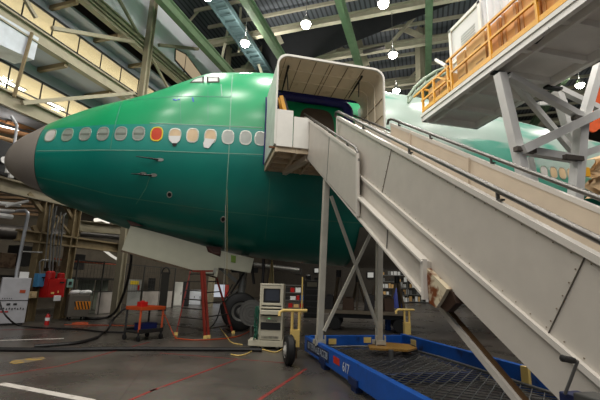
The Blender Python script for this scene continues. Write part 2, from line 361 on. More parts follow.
# brackets under the walkways
for i, sp in enumerate((-2.4, .2, 2.6, 5.0)):
    struct(MB().bar(qs(sp, 13.1), G(S0 + sp, WU, 13.1), .16, .18), 'beam', TAN_D, 'short tan bracket under the top walkway, %s' % ('first', 'second', 'third', 'fourth')[i])
    struct(MB().bar(qs(sp, 10.1), G(S0 + sp, WU, 10.1), .16, .18), 'beam', TAN_D, 'short tan bracket under the upper walkway, %s' % ('first', 'second', 'third', 'fourth')[i])
struct(MB().prism([PU(x, y, QU + .1) for x, y in [(-6, 11), (39, 38), (34, 60), (-6, 42)]], G2 * -1.0), 'wall_bulkhead', mat('bulkhead_white', (196, 202, 212), .6), 'white bulkhead box under the mezzanine beam')

for n, (x0, y0, x1, y1, lab) in enumerate(((314, 268, 319, 273, 'small bright window far under the belly, left of the post'), (296, 268, 301, 274, 'narrow bright window far under the belly, above the low rack'), (367, 272, 374, 278, 'bright window far under the belly, between the posts'), (236, 268, 243, 274, 'small bright window far beyond the nose gear'))):
    q = [PS(x, y, 45.7) for x, y in ((x0, y1), (x1, y1), (x1, y0), (x0, y0))]
    w = thing('window_%d' % (n + 4), lab, 'window', q[0]); w['kind'] = 'structure'
    MB().prism(q, G1 * .05).build('window_pane', emit('daylit_pane_%d' % n, (232, 230, 220), .45), w)
    fr = MB()
    for a_, c_ in zip(q, q[1:] + q[:1]): fr.bar(a_, c_, .12, .12)
    fr.build('window_frame', FRAME, w)
# ================================================================== high-bay lamps (the hall's own lighting), on a regular grid under the roof, plus added uplights
HOUS = mat('lamp_housing', (190, 190, 186), .4, .5); BULB = emit('lamp_bulb', (255, 250, 238), 60)
names = {(16.3, -8.6): 'lamp above the cockpit roof, nearest the cable tray', (15.7, -5.05): 'lamp left of the third green beam', (15.3, -1.3): 'lamp at the top edge before the black curtain',
         (19.4, -1.2): 'lamp between third and fourth green beams', (23.5, -1.3): 'small far lamp just above the fuselage', (25.6, 9.5): 'lamp seen under the dock platform through the trestle',
         (12.7, -8.7): 'lamp at the end of the cable tray, at the top edge'}
LAMPS = [(16.3, -8.6), (15.7, -5.05), (15.3, -1.3), (19.4, -1.2), (23.5, -1.3), (25.6, 9.5), (12.7, -8.7)]
EXTRA = [(s, u) for s in (-6, -1.5, 3, 7.3, 11.5) for u in (-8.9, -5.05, -1.3, 2.6, 6.4, 10.2)] + [(19.5, -5.05), (19.5, -8.9), (23.5, -5.05), (27.7, -1.3), (32, 2.6), (15.5, 2.6), (15.5, 6.4), (19.5, 4.0), (21, 9.5), (32, -6), (38, 0), (27.7, 14), (36, 12)]
LP = 150.0
def lamp(s, u, z=14.0, label=None, mesh=True):
    p = G(s, u, z)
    if mesh:
        t = thing('hangar_lamp', label, 'ceiling lamp', p, 'high bay hangar lamps')
        MB().lathe(p, (0, 0, 1), [(-.02, .26), (.0, .27), (.16, .2), (.3, .1), (.38, .07)], 20).build('lamp_housing', HOUS, t, smooth=True)
        MB().sphere(p + V((0, 0, -.03)), .23, 16, 8).build('bulb', BULB, t, smooth=True)
        MB().cyl(p + V((0, 0, .36)), p + V((0, 0, 18.9 - z)), .018, n=6).build('hanger_rod', GREYM, t)
    la = bpy.data.lights.new('hangar_lamp_light', 'AREA'); la.shape = 'DISK'; la.size = .5; la.energy = LP; la.color = (1, .95, .88)
    lo = bpy.data.objects.new('hangar_lamp_light', la); COL.objects.link(lo); lo.location = p + V((0, 0, -.26))
    lu = bpy.data.lights.new('added_uplight', 'AREA'); lu.shape = 'DISK'; lu.size = .4; lu.energy = LP * (.9 if u < -8 else .3); lu.color = (1, .95, .88)  # added upward fill for the roof steel, stronger beside the mezzanine wall
    ou = bpy.data.objects.new('added_uplight', lu); COL.objects.link(ou); ou.matrix_world = Matrix.Translation(p + V((0, 0, .4))) @ Matrix.Rotation(math.pi, 4, 'X')
    return p
for s, u in LAMPS: lamp(s, u, 14, names[(s, u)])
for s, u in EXTRA: lamp(s, u, 14, mesh=False)
wd = bpy.data.worlds.new('world'); SC.world = wd; wd.use_nodes = True
bg = wd.node_tree.nodes['Background']; bg.inputs[0].default_value = (.9, .95, 1, 1); bg.inputs[1].default_value = .34
SC.view_settings.view_transform = 'Standard'; SC.view_settings.look = 'None'; SC.view_settings.gamma = 1; SC.view_settings.use_curve_mapping = False
SC.view_settings.exposure = 0.0
# ================================================================== the aircraft
CY = 13.9
_zt = [(-6.62, 5.22), (-6.5, 5.55), (-6.2, 5.98), (-5.65, 6.34), (-5.26, 6.61), (-4.09, 7.23), (-2.49, 7.82), (-1.83, 8.14), (-1.08, 8.58), (-0.36, 8.96), (0.39, 9.09), (1.88, 9.26), (7, 9.17), (12, 8.66), (18, 7.91), (24, 7.5), (44, 7.3)]
_zb = [(-6.62, 5.18), (-6.5, 4.95), (-6.04, 4.56), (-5.47, 4.28), (-5.03, 4.04), (-4.37, 3.79), (-3.57, 3.51), (-2.77, 3.26), (-1.4, 2.98), (-.1, 2.76), (.49, 2.63), (1.48, 2.5), (2.39, 2.4), (3.33, 2.34), (6.9, 2.26), (44, 2.26)]
_w = [(-6.62, .02), (-6.5, .34), (-6.1, .78), (-5.65, 1.12), (-5.2, 1.38), (-4.4, 1.74), (-3.83, 1.98), (-3.29, 2.22), (-2.24, 2.56), (-1.72, 2.72), (-.7, 2.92), (.32, 3.08), (1.5, 3.2), (3, 3.25), (44, 3.25)]
_zc = [(-6.62, 5.2), (-5.5, 5.25), (-3, 5.35), (0, 5.5), (3, 5.55), (44, 5.55)]
def _itp(tab):
    xs = np.array([p[0] for p in tab]); ys = np.array([p[1] for p in tab]); h = np.diff(xs); d = np.diff(ys) / h
    mm = np.zeros(len(xs)); mm[0] = d[0]; mm[-1] = d[-1]
    for i in range(1, len(xs) - 1): mm[i] = 0 if d[i - 1] * d[i] <= 0 else (h[i - 1] + h[i]) / (h[i - 1] / d[i] + h[i] / d[i - 1])
    def fn(x):
        x = min(max(x, xs[0]), xs[-1]); i = min(int(np.searchsorted(xs, x, side='right')) - 1, len(h) - 1); t = (x - xs[i]) / h[i]
        return float((2 * t**3 - 3 * t**2 + 1) * ys[i] + (t**3 - 2 * t**2 + t) * h[i] * mm[i] + (-2 * t**3 + 3 * t**2) * ys[i + 1] + (t**3 - t**2) * h[i] * mm[i + 1])
    return fn
ZT, ZB, WD, ZC = _itp(_zt), _itp(_zb), _itp(_w), _itp(_zc)
def _pq(x):
    k = min(1, max(0, (x + 5) / 3.5)); return 2 + .35 * k, .5
def halfw(x, z):
    zc = ZC(x)
    if z < zc: u = (zc - z) / max(zc - ZB(x), 1e-4); return WD(x) * math.sqrt(max(0, 1 - u * u)), u
    u = (z - zc) / max(ZT(x) - zc, 1e-4); p, q = _pq(x); return WD(x) * max(0, 1 - u**p)**q if u < 1 else 0, u
def ring(x, n=72):
    out = []; zc = ZC(x); zt = ZT(x); zb = ZB(x); w = WD(x); p, q = _pq(x)
    for k in range(n):
        a = 2 * math.pi * k / n; sn = math.sin(a); cs = math.cos(a)
        if sn < 0: out.append(V((x, CY - w * cs, zc + (zc - zb) * sn)))
        else: out.append(V((x, CY - w * math.copysign(max(0, 1 - sn**p)**q, cs), zc + (zt - zc) * sn)))
    return out
def surf(x, z, off=0.0):
    """point on the near skin, lifted off along the outward normal"""
    h, u = halfw(x, z); e = .02
    P = V((x, CY - h, z))
    if off:
        hx = (halfw(x + e, z)[0] - halfw(x - e, z)[0]) / (2 * e); hz = (halfw(x, z + e)[0] - halfw(x, z - e)[0]) / (2 * e)
        P = P + V((-hx, -1, -hz)).normalized() * off
    return P
def skin(px, py):
    """where a sight line meets the near skin -> (x, z)"""
    d = ray(px, py); lo = 6.0 / d.y; hi = (CY - .05) / d.y; prev = None
    for i in range(240):
        t = lo + (hi - lo) * i / 239; P = EYE + d * t; h, u = halfw(P.x, P.z); val = P.y - (CY - h) if u < 1 else -1
        if val >= 0:
            a, b = prev, t
            for _ in range(30):
                mth = (a + b) / 2; P = EYE + d * mth; h, u = halfw(P.x, P.z)
                if u < 1 and P.y >= CY - h: b = mth
                else: a = mth
            P = EYE + d * b; return P.x, P.z
        prev = t
    P = EYE + d * hi; return P.x, min(P.z, ZT(P.x) - .02)

def fuselage_mat():
    """green primer in skin panels of slightly different tone; white protective film aft"""
    M = bpy.data.materials.new('green_primer'); M.use_nodes = True; nt = M.node_tree; N = nt.nodes; L = nt.links; b = N['Principled BSDF']
    b.inputs['Roughness'].default_value = .32; b.inputs['Coat Weight'].default_value = .12; b.inputs['Coat Roughness'].default_value = .2
    tc = N.new('ShaderNodeTexCoord'); sp = N.new('ShaderNodeSeparateXYZ'); L.new(tc.outputs['Object'], sp.inputs[0])
    n1 = N.new('ShaderNodeTexNoise'); n1.inputs['Scale'].default_value = .7; n1.inputs['Detail'].default_value = 6; L.new(tc.outputs['Object'], n1.inputs['Vector'])
    def ramp(c0, c1):
        r = N.new('ShaderNodeValToRGB'); r.color_ramp.elements[0].color = (*lin(c0), 1); r.color_ramp.elements[1].color = (*lin(c1), 1)
        r.color_ramp.elements[0].position = .35; r.color_ramp.elements[1].position = .7; L.new(n1.outputs['Fac'], r.inputs['Fac']); return r.outputs['Color']
    def step(src, lo, hi):
        mr = N.new('ShaderNodeMapRange'); mr.inputs['From Min'].default_value = lo; mr.inputs['From Max'].default_value = hi; L.new(src, mr.inputs['Value']); return mr.outputs['Result']
    def mix(f, a, c):
        mx = N.new('ShaderNodeMix'); mx.data_type = 'RGBA'; L.new(f, mx.inputs['Factor']); L.new(a, mx.inputs['A']); L.new(c, mx.inputs['B']); return mx.outputs['Result']
    lower = ramp((0, 116, 104), (4, 128, 112)); band = ramp((24, 134, 120), (36, 144, 130)); upper = ramp((4, 148, 92), (18, 160, 102))
    c = mix(step(sp.outputs['Z'], FZ1 - .005, FZ1 + .005), lower, band); c = mix(step(sp.outputs['Z'], FZ2 - .005, FZ2 + .005), c, upper)
    # white film, torn off in patches, aft of the boarding door
    w = N.new('ShaderNodeTexNoise'); w.inputs['Scale'].default_value = .55; w.inputs['Detail'].default_value = 3
    mp = N.new('ShaderNodeMapping'); mp.inputs['Rotation'].default_value = (0, .5, 0); mp.inputs['Scale'].default_value = (.5, 1, 1.6); L.new(tc.outputs['Object'], mp.inputs[0]); L.new(mp.outputs[0], w.inputs['Vector'])
    fr = N.new('ShaderNodeValToRGB'); fr.color_ramp.elements[0].position = .42; fr.color_ramp.elements[1].position = .5; L.new(w.outputs['Fac'], fr.inputs['Fac'])
    film = mix(fr.outputs['Color'], ramp((64, 152, 130), (100, 172, 152)), ramp((158, 182, 172), (178, 194, 186)))
    ml = N.new('ShaderNodeMath'); ml.operation = 'MULTIPLY'; L.new(step(sp.outputs['X'], 2.6, 2.65), ml.inputs[0]); L.new(step(sp.outputs['Z'], 4.9, 4.95), ml.inputs[1])
    c = mix(ml.outputs[0], c, film); L.new(c, b.inputs['Base Color']); return M
PLANE0 = V((2, CY, 0))
pl = thing('airplane', 'jumbo jet in green primer with a grey nose cone, docked in the hangar', 'airplane', PLANE0)
FZ1 = skin(150, 151)[1]; FZ2 = skin(200, 125.5)[1]
FMAT = fuselage_mat()
def body(x0, x1, step_, name, mt, cap):
    xs = list(np.arange(x0, x1, step_)) + [x1]; b = MB(); n = 72
    rg = [ring(x, n) for x in xs]; vs = [p for r in rg for p in r]
    fs = [(i * n + k, i * n + (k + 1) % n, (i + 1) * n + (k + 1) % n, (i + 1) * n + k) for i in range(len(xs) - 1) for k in range(n)]
    fs += [tuple(range(n)), tuple((len(xs) - 1) * n + k for k in range(n))]
    return b.add(vs, fs)
XR = skin(34.5, 160)[0]
fus = body(XR, 40, .25, 'fuselage', FMAT, 0).build('fuselage', FMAT, pl, smooth=True)
# shader coordinates are measured from the part's origin: keep its origin on the aircraft's datum
RADM = mat('grey_radome', (150, 142, 134), .45, var=.03)
body(-6.615, XR - .02, .06, 'r', RADM, 0).build('nose_cone', RADM, pl, smooth=True)
def rib(name, pts, w, off, mt, sub=8, parent=pl):
    """strip lying on the skin along a line of picture measurements"""
    P = []
    for (x0, y0), (x1, y1) in zip(pts, pts[1:]):
        for k in range(sub): P.append((x0 + (x1 - x0) * k / sub, y0 + (y1 - y0) * k / sub))
    P.append(pts[-1]); Q = [skin(*p) for p in P]; rows = [[], []]
    for i, (x, z) in enumerate(Q):
        xa, za = Q[max(i - 1, 0)]; xb, zb = Q[min(i + 1, len(Q) - 1)]; dx, dz = xb - xa, zb - za; l = math.hypot(dx, dz) or 1
        nx, nz = -dz / l * w / 2, dx / l * w / 2
        rows[0].append(surf(x + nx, z + nz, off)); rows[1].append(surf(x - nx, z - nz, off))
    b = MB(); N = len(rows[0]); lowr = [[p + V((0, off * 1.5, 0)) for p in r] for r in rows]
    b.grid([lowr[0], rows[0], rows[1], lowr[1]])
    return b.build(name, mt, parent)
SEAM = mat('sealant_seam', (70, 140, 118), .5); SEAMB = mat('bright_sealant_seam', (128, 172, 152), .5)
rib('panel_seam', [(232.5, 74), (231, 100), (229, 150), (226, 200), (224, 250)], .024, .006, SEAMB, 12)
rib('panel_seam', [(122, 100), (117, 118), (112, 138), (110.5, 149)], .025, .005, SEAM)
rib('panel_seam', [(36.5, 151), (100, 150), (150, 150.5), (200, 152.5), (263, 154.5)], .02, .005, SEAMB)
rib('panel_seam', [(150, 123), (200, 125), (262, 127.5)], .025, .005, SEAMB)
rib('panel_seam', [(38, 177), (70, 184), (112, 195), (140, 199.5), (220, 211), (300, 219), (330, 221), (362, 223)], .022, .005, SEAM)
rib('panel_seam', [(150, 176), (146, 188), (136, 204)], .02, .005, SEAM); rib('panel_seam', [(270, 178), (268, 210), (265, 240)], .022, .005, SEAM)
rib('panel_seam', [(125, 101), (180, 96), (232, 97)], .02, .005, SEAM); rib('panel_seam', [(208, 90), (208, 120)], .015, .005, SEAM)
rib('panel_seam', [(180, 92), (181, 124)], .015, .005, SEAM); rib('panel_seam', [(60, 205), (110, 214), (160, 222), (222, 232)], .018, .005, SEAM)
rib('panel_seam', [(221, 84), (222, 96)], .03, .005, SEAMB)
BTAPE = mat('blue_masking_tape', (40, 84, 190), .6)
for q in ([(173, 99.5), (177, 100.5)], [(178, 100), (179.5, 99)], [(192.5, 97.5), (193.5, 102)]): rib('masking_tape', q, .04, .007, BTAPE, 2)
# windows on the main deck
def spatch(cx, cz, w, h, off, e=2.6, n=28, ring_in=None, shear=0.0):
    def pt(k, s, o):
        a = 2 * math.pi * k / n; c, q = math.cos(a), math.sin(a); dx = math.copysign(abs(c)**(2 / e), c) * w / 2 * s; dz = math.copysign(abs(q)**(2 / e), q) * h / 2 * s
        return surf(cx + dx + shear * dz, cz + dz, o)
    b = MB()
    if ring_in is None:
        b.add([pt(k, 1, off) for k in range(n)] + [surf(cx, cz, off)], [(k, (k + 1) % n, n) for k in range(n)])
    else:
        vs = [pt(k, 1, 0) for k in range(n)] + [pt(k, .98, off) for k in range(n)] + [pt(k, ring_in, off) for k in range(n)] + [pt(k, ring_in * .97, 0) for k in range(n)]
        b.add(vs, [(j * n + k, j * n + (k + 1) % n, (j + 1) * n + (k + 1) % n, (j + 1) * n + k) for j in range(3) for k in range(n)])
    return b
SILV = mat('window_silver', (190, 192, 184), .3, .6); PGREY = mat('window_film_grey', (138, 148, 138), .45); PTAN = mat('window_film_tan', (214, 188, 150), .5)
PWHITE = mat('window_film_white', (206, 202, 196), .5); PORA = mat('window_cover_orange', (206, 62, 18), .5); YTAPE = mat('yellow_tape', (232, 206, 50), .5); PSIL = mat('window_film_silver', (176, 180, 174), .4)
FGREEN = mat('window_frame_green', (150, 170, 150), .4, .3)
wins = [(50.5, 135.3, PWHITE, FGREEN), (67.5, 134.7, PGREY, FGREEN), (85.2, 134, PGREY, SILV), (103, 133.7, PGREY, SILV), (121, 133.5, PGREY, SILV), (138.8, 133.5, PGREY, SILV), (156.7, 134, PORA, YTAPE), (175, 135.3, PTAN, SILV), (192.6, 135.4, PTAN, SILV), (210.5, 136.2, PTAN, SILV), (228, 137, PSIL, SILV), (245.6, 137.7, PSIL, SILV), (260.5, 138.6, PSIL, SILV), (544, 171.5, PWHITE, FGREEN), (553.5, 172.5, PTAN, SILV), (562.3, 173.2, PTAN, SILV), (570.5, 174, PTAN, SILV), (580, 174.6, PTAN, SILV)]
WLAB = {PORA: 'orange covered window with yellow tape around it', PWHITE: 'window plug in pale grey'}
for i, (px, py, pm, fm) in enumerate(wins):
    x, z = skin(px, py); w = .36 if px < 300 else .34; h = .46
    fr = spatch(x, z, w, h, .016, ring_in=.84).build('cabin_window', fm, pl)
    if pm in WLAB: fr['label'] = WLAB[pm]
    spatch(x, z, w * .85, h * .85, .008).build('window_pane', pm, fr)
    if pm is PGREY: rib('window_shade_bar', [(px - 5.0, py + .3), (px + 5.2, py + .2)], .06, .012, mat('window_shade_dark', (108, 116, 106), .5), 3, parent=fr)
    if i in (7, 9):                                     # white paper covers hanging on two windows
        c = [skin(*p) for p in ([(169.3, 136.2), (180.5, 136.2), (180.2, 140.5), (177, 143.4), (172.5, 143.4), (169.6, 140.5)] if i == 7 else [(205.2, 138.6), (215.2, 139.6), (212.5, 144), (208.5, 148.6), (204, 147.4), (203.4, 143.5)])]
        MB().add([surf(a, b_, .03) for a, b_ in c], [tuple(range(len(c)))]).build('window_cover', PAPER, fr)
        if i == 7: spatch(*skin(174.6, 144.3), .13, .13, .014, 2).build('vent_hole', BLACK, fr)
# cockpit side windows
CGL = mat('cockpit_glass', (214, 222, 218), .08, spec=.8)
for poly in ([(189.5, 83.2), (193.5, 79.8), (199, 77.4), (204.2, 76.8), (204, 83)], [(206.5, 76.8), (219.5, 77), (219.7, 82.8), (206.8, 83)]):
    cx = sum(p[0] for p in poly) / len(poly); cy = sum(p[1] for p in poly) / len(poly)
    o_ = [skin(*p) for p in poly]; i_ = [skin(cx + (p[0] - cx) * .72, cy + (p[1] - cy) * .66) for p in poly]; n = len(poly)
    fr = MB().add([surf(a, b_, .012) for a, b_ in o_] + [surf(a, b_, .02) for a, b_ in i_], [(k, (k + 1) % n, n + (k + 1) % n, n + k) for k in range(n)]).build('cockpit_window', mat('cockpit_frame', (72, 74, 68), .8, spec=.15), pl)
    MB().add([surf(a, b_, .014) for a, b_ in i_], [tuple(range(n))]).build('window_pane', CGL, fr)
# air data probes, drain ports
for (xa, ya), (xb, yb) in (((139, 157.2), (158, 159.6)), ((136.5, 173), (151.5, 175)), ((134, 173.2), (141, 173.6))):
    a = skin(xa, ya); b_ = skin(xb, yb)
    pr = MB().tube([surf(*a, .16), surf(a[0] * .35 + b_[0] * .65, a[1] * .35 + b_[1] * .65, .16), surf(*b_, .0)], [.012, .02, .03]).build('air_data_probe', DARKM, pl)
    spatch(b_[0] + .06, b_[1], .2, .09, .012, 2).build('probe_base', SILV, pr)
for px, py in ((169.5, 194.6), (223.2, 219.2)):
    x, z = skin(px, py); o = spatch(x, z, .16, .16, .012, 2, ring_in=.7).build('drain_port', SILV, pl); spatch(x, z, .12, .12, .006, 2).build('port_hole', BLACK, o)
# grey centre-section fairing under the belly, aft of the door
b = MB(); rows = []
for i in range(60):
    x = 5.0 + i * .45; rows.append([])
    for k in range(22):
        an = -math.pi / 2 + (k / 21) * (math.pi / 2) * (.55); zc = ZC(x)
        rows[-1].append(V((x - .35 * (k / 21), CY - (WD(x) + .05) * math.cos(an), zc + (zc - ZB(x) + .05) * math.sin(an))))
b.grid(rows).build('belly_fairing', mat('fairing_grey', (122, 118, 108), .5), pl, smooth=True)
# doorway behind the boarding hood: patch on the skin, the opening's shade painted brown
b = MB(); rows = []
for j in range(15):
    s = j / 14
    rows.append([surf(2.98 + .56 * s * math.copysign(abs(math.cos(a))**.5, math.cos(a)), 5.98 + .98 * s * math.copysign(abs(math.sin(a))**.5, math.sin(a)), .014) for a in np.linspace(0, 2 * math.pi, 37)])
b.grid(rows).build('passenger_doorway', mat('doorway_painted_shade', (78, 66, 52), .7), pl)
# nose gear
gx = EYE.x + ray(244, 330).x / ray(244, 330).y * (CY - .4); gx -= .16; GRM = mat('gear_grey', (150, 150, 144), .4, .3)
MB().tube([V((gx + .1, CY, 2.75)), V((gx + .05, CY, 1.5)), V((gx, CY, .62))], [.15, .14, .11], 16).build('gear_strut', GRM, pl, smooth=True)
MB().bar(V((gx - 1.5, CY, 2.6)), V((gx + .05, CY, 1.45)), .12, .12).build('drag_brace', GRM, pl)
MB().bar(V((gx - .5, CY, .95)), V((gx - .08, CY, 1.35)), .1, .06).bar(V((gx - .5, CY, .95)), V((gx - .08, CY, .7)), .1, .06).build('torque_link', GRM, pl)
MB().cyl(V((gx, CY - .55, .62)), V((gx, CY + .55, .62)), .07).build('axle', GRM, pl)
MB().box(V((gx + .1, CY, 2.0)), .9, .5, .18).bar(V((gx - .35, CY - .3, 1.2)), V((gx + .3, CY - .2, 2.3)), .06, .06).tube([V((gx - .3, CY - .3, 1.5)), V((gx - .5, CY - .35, 1.1)), V((gx - .2, CY - .3, .8))], .02).build('gear_hydraulics', DARKM, pl)
for sgn in (-1, 1):
    c = V((gx, CY + sgn * .42, 0.62)); ax = V((0, sgn, 0))
    ty = MB().lathe(c, ax, [(-.2, .34), (-.2, .52), (-.14, .6), (-.05, .62), (.05, .62), (.14, .6), (.2, .52), (.2, .34), (.14, .3)], 40).build('nose_wheel', BLACK, pl, smooth=True)
    MB().lathe(c, ax, [(-.1, .33), (.14, .33), (.16, .3), (.12, .16), (.2, .1), (.21, .02)], 28).build('wheel_hub', mat('hub_grey', (116, 116, 112), .45, .3), ty, smooth=True)
# nose gear doors
DOORM = mat('gear_door_paint', (178, 178, 158), .5, var=.04)
gd = MB().prism([PY(x, y, 12.95) for x, y in [(130.5, 225.5), (170, 236), (206, 246.5), (208, 252), (220.5, 257), (217, 277.5), (170, 264), (121.5, 250.5)]], (0, .07, 0)).build('gear_door', DOORM, pl)
MB().bar(PY(121.5, 250.8, 12.98), PY(217, 277.8, 12.98), .1, .05).build('door_edge_seal', BROWN, gd)
MB().bar(PY(213.5, 270, 12.93), PY(216.5, 271, 12.93), .02, .16).build('door_latch', mat('latch_grey', (150, 150, 140), .5), gd)
gd2 = MB().prism([PY(x, y, 12.95) for x, y in [(221.5, 251), (254, 258.5), (250.5, 273), (218.5, 267.5)]], (0, .07, 0)).build('gear_door', DOORM, pl)
MB().prism([PY(x, y, 12.93) for x, y in [(231, 255), (236, 256), (235.6, 263), (231, 262)]], (0, .02, 0)).build('green_tag', mat('green_tag', (110, 140, 50), .6), gd2)
MB().box(PY(213, 251.5, 13.3), .5, .4, .3).tube([PY(208, 248, 13.0), PY(212, 253, 13.0), PY(219, 254, 13.0)], .05).build('door_hinge_box', mat('hinge_brown', (74, 40, 30), .6), pl)
MB().prism([PY(x, y, 12.9) for x, y in [(126, 219.5), (133, 221), (143, 226), (131, 225.5)]], (0, .1, 0)).build('door_hinge_box', mat('hinge_brown', (74, 40, 30), .6), pl)
# cords hanging from the skin
for i, (pts, mt, lab) in enumerate((([(225.5, 205), (225.3, 245), (223.6, 292)], mat('rope_grey', (150, 150, 140), .7), 'white cord hanging down past the small gear door'), ([(227.2, 190), (227, 240), (227, 292)], mat('rope_yellow', (150, 132, 84), .7), 'thin yellow cord hanging beside the white one'))):
    b = MB().tube([PY(x, y, 10.62) for x, y in pts], .006, 6)
    tag(b.build('hanging_rope', mt, origin=PY(*pts[0], 10.62)), lab, 'rope')
# ================================================================== towable boarding stairs
def U_top(y): return 3.67 + .613 * (y - 5.69)
def U_bot(y): return 2.66 + .604 * (y - 5.69)
def U_str(y): return 1.83 + .602 * (y - 3.82)
def U_low(y): return 1.46 + .618 * (y - 3.84)
def L_top(y): return 1.739 + .6266 * (y - 1.937)
def L_rim(y): return 1.045 + .614 * (y - 2.03)
def L_bot(y): return .834 + .617 * (y - 2.347)
XN, XF = 2.28, 3.76          # outer faces of the upper flight
XLN, XLF = 2.40, 3.62        # faces of the lower flight
st = thing('boarding_stairs', 'white towable boarding stairs on a blue frame, hood against the aircraft door', 'boarding stairs', (3.0, 5.5, 0))
def yz(x, pts): return [V((x, y, z)) for y, z in pts]
def part(b, name, mt, p=None, **k): return b.build(name, mt, p or st, **k)
# --- blue base frame
BX0, BX1, BY1, BY0, BZ = 2.30, 4.78, 8.95, 1.2, .42
sr = part(MB().box((BX0 + .05, (BY0 + BY1) / 2, BZ - .16), .1, BY1 - BY0, .32), 'side_rail', BLUE, bevel=.008)
part(MB().box((BX1 - .05, (BY0 + BY1) / 2, BZ - .13), .1, BY1 - BY0, .34), 'side_rail', BLUE, bevel=.008)
for y in (BY1 - .05, 6.2, 4.4, BY0 + .05): part(MB().box(((BX0 + BX1) / 2, y, BZ - .14 if y > 8 else .1), BX1 - BX0 - .2, .12, .3 if y > 8 else .14), 'cross_rail', BLUE if y > 8 else mat('cross_rail_shaded_blue', (16, 40, 92), .5), bevel=.008)  # low rails: shade under the deck mesh painted in as darker blue
pt = MB().prism([V((BX0 - .004, y, z)) for y, z in [(8.72, .36), (7.15, .36), (7.15, .16), (8.72, .16)]], (.003, 0, 0)).build('name_plate', mat('plate_dark', (22, 34, 66), .5), sr)
text('plate_text', 'ID TENNALS ACC08', .185, (BX0 - .006, 8.64, .262), (0, -1, 0), (0, 0, 1), mat('plate_letter', (158, 166, 176), .5), sr, .86)
MB().prism([V((BX0 - .004, y, z)) for y, z in [(6.88, .345), (6.56, .345), (6.56, .23), (6.88, .23)]], (.003, 0, 0)).build('red_sticker', mat('sticker_red', (204, 52, 30), .5), sr)
text('rail_number', '617', .21, (BX0 - .006, 6.40, .26), (0, -1, 0), (0, 0, 1), mat('number_white', (208, 212, 216), .5), sr, 1.0)
for y in (7.5, 5.9): part(MB().box((BX0 + .05, y, .14), .16, .36, .1).box((BX0 + .05, y, .05), .12, .2, .1), 'frame_foot', mat('foot_navy', (18, 40, 84), .5))
for x, y in ((332.5, 341.5), (367.5, 340)):
    p = PY(x, y, BY1 - .12); part(MB().box((p.x, BY1 - .11, p.z), .18, .03, .12).cyl((p.x - .04, BY1 - .13, p.z), (p.x - .04, BY1 - .09, p.z), .022).cyl((p.x + .05, BY1 - .13, p.z), (p.x + .05, BY1 - .09, p.z), .022), 'lashing_bracket', YEL)
p = PX(413, 343, BX1 - .12); part(MB().box((BX1 - .11, p.y, p.z), .03, .2, .14), 'lashing_bracket', YEL)
p = PX(525.5, 370, BX1 - .12); part(MB().box((BX1 - .12, p.y, .34), .05, .14, .26), 'lashing_bracket', YEL)
# expanded metal deck
b = MB(); zd = .2; W_ = BX1 - BX0 - .24; Ln = 7.4
for i in range(-12, 46):
    for sg in (1, -1):
        y0 = BY0 + .2 + i * .21; xa, xb = BX0 + .12, BX1 - .12; ya, yb = (y0, y0 + W_ * .95) if sg > 0 else (y0 + W_ * .95, y0)
        lo, hi = BY0 + .1, BY1 - .12
        def cl(xa, ya, xb, yb):
            t0, t1 = 0, 1; d = yb - ya
            ta, tb_ = sorted(((lo - ya) / d, (hi - ya) / d)); t0 = max(t0, ta); t1 = min(t1, tb_)
            return None if t0 >= t1 else ((xa + (xb - xa) * t0, ya + d * t0), (xa + (xb - xa) * t1, ya + d * t1))
        c = cl(xa, ya, xb, yb)
        if c: b.bar(V((*c[0], zd)), V((*c[1], zd)), .014, .012)
part(b, 'deck_mesh', mat('galvanised_mesh', (92, 92, 92), .5, .3))
part(MB().tube([(BX0 + .12, 3.95, .22), (BX1 - .1, 3.95, .22)], .03).tube([(BX0 + .12, BY1 - .3, .22), (BX1 - .3, BY1 - .3, .22), (BX1 - .14, 7.2, .22), (BX1 - .14, 3.95, .22)], .025), 'deck_edge_tube', GREYM)
# tread-plate coupling wedge on the deck with its caster
wp = [PZ(x, y, .36) for x, y in [(368, 344.5), (384, 342), (408, 344), (417, 347.5), (408, 350), (370, 348)]]
wpl = part(MB().prism(wp, (0, 0, -.035)), 'coupling_plate', mat('gold_tread_plate', (170, 128, 62), .4, .3, scale=30, var=.4))
MB().cyl(PZ(391, 350, .36) , PZ(391, 350, .36) * 1 + V((0, 0, -.2)), .05, n=10).build('plate_leg', GREYM, wpl)
c = PZ(410, 352, .2); MB().lathe(c, (0, 1, 0), [(-.07, .1), (-.07, .16), (.07, .16), (.07, .1)], 24).build('caster_wheel', BLACK, wpl, smooth=True)
# --- posts and cross braces
PLt = [V((2.36, 7.98, .4)), V((2.36, 7.62, 3.78))]; PRt = [V((3.64, 7.9, .4)), V((3.62, 7.72, 3.3))]
POST = mat('post_paint', (196, 192, 178), .45)
for a_, q in (PLt, PRt): part(MB().bar(a_, q, .125, .125, up=(0, 1, 0)), 'post', POST, bevel=.01)
for a_ in (PLt[0], PRt[0]): part(MB().box(a_ + V((0, 0, .02)), .22, .2, .08).box(a_ + V((.1, -.08, .06)), .02, .06, .2).box(a_ + V((-.1, -.08, .06)), .02, .06, .2), 'post_foot', POST)
part(MB().bar(PY(331, 196, 7.5), PY(378, 328, 7.7), .058, .058, up=(0, 1, 0)), 'cross_brace', POST)
part(MB().bar(PY(372, 231, 7.58), PY(324, 331, 7.62), .058, .058, up=(0, 1, 0)), 'cross_brace', POST)
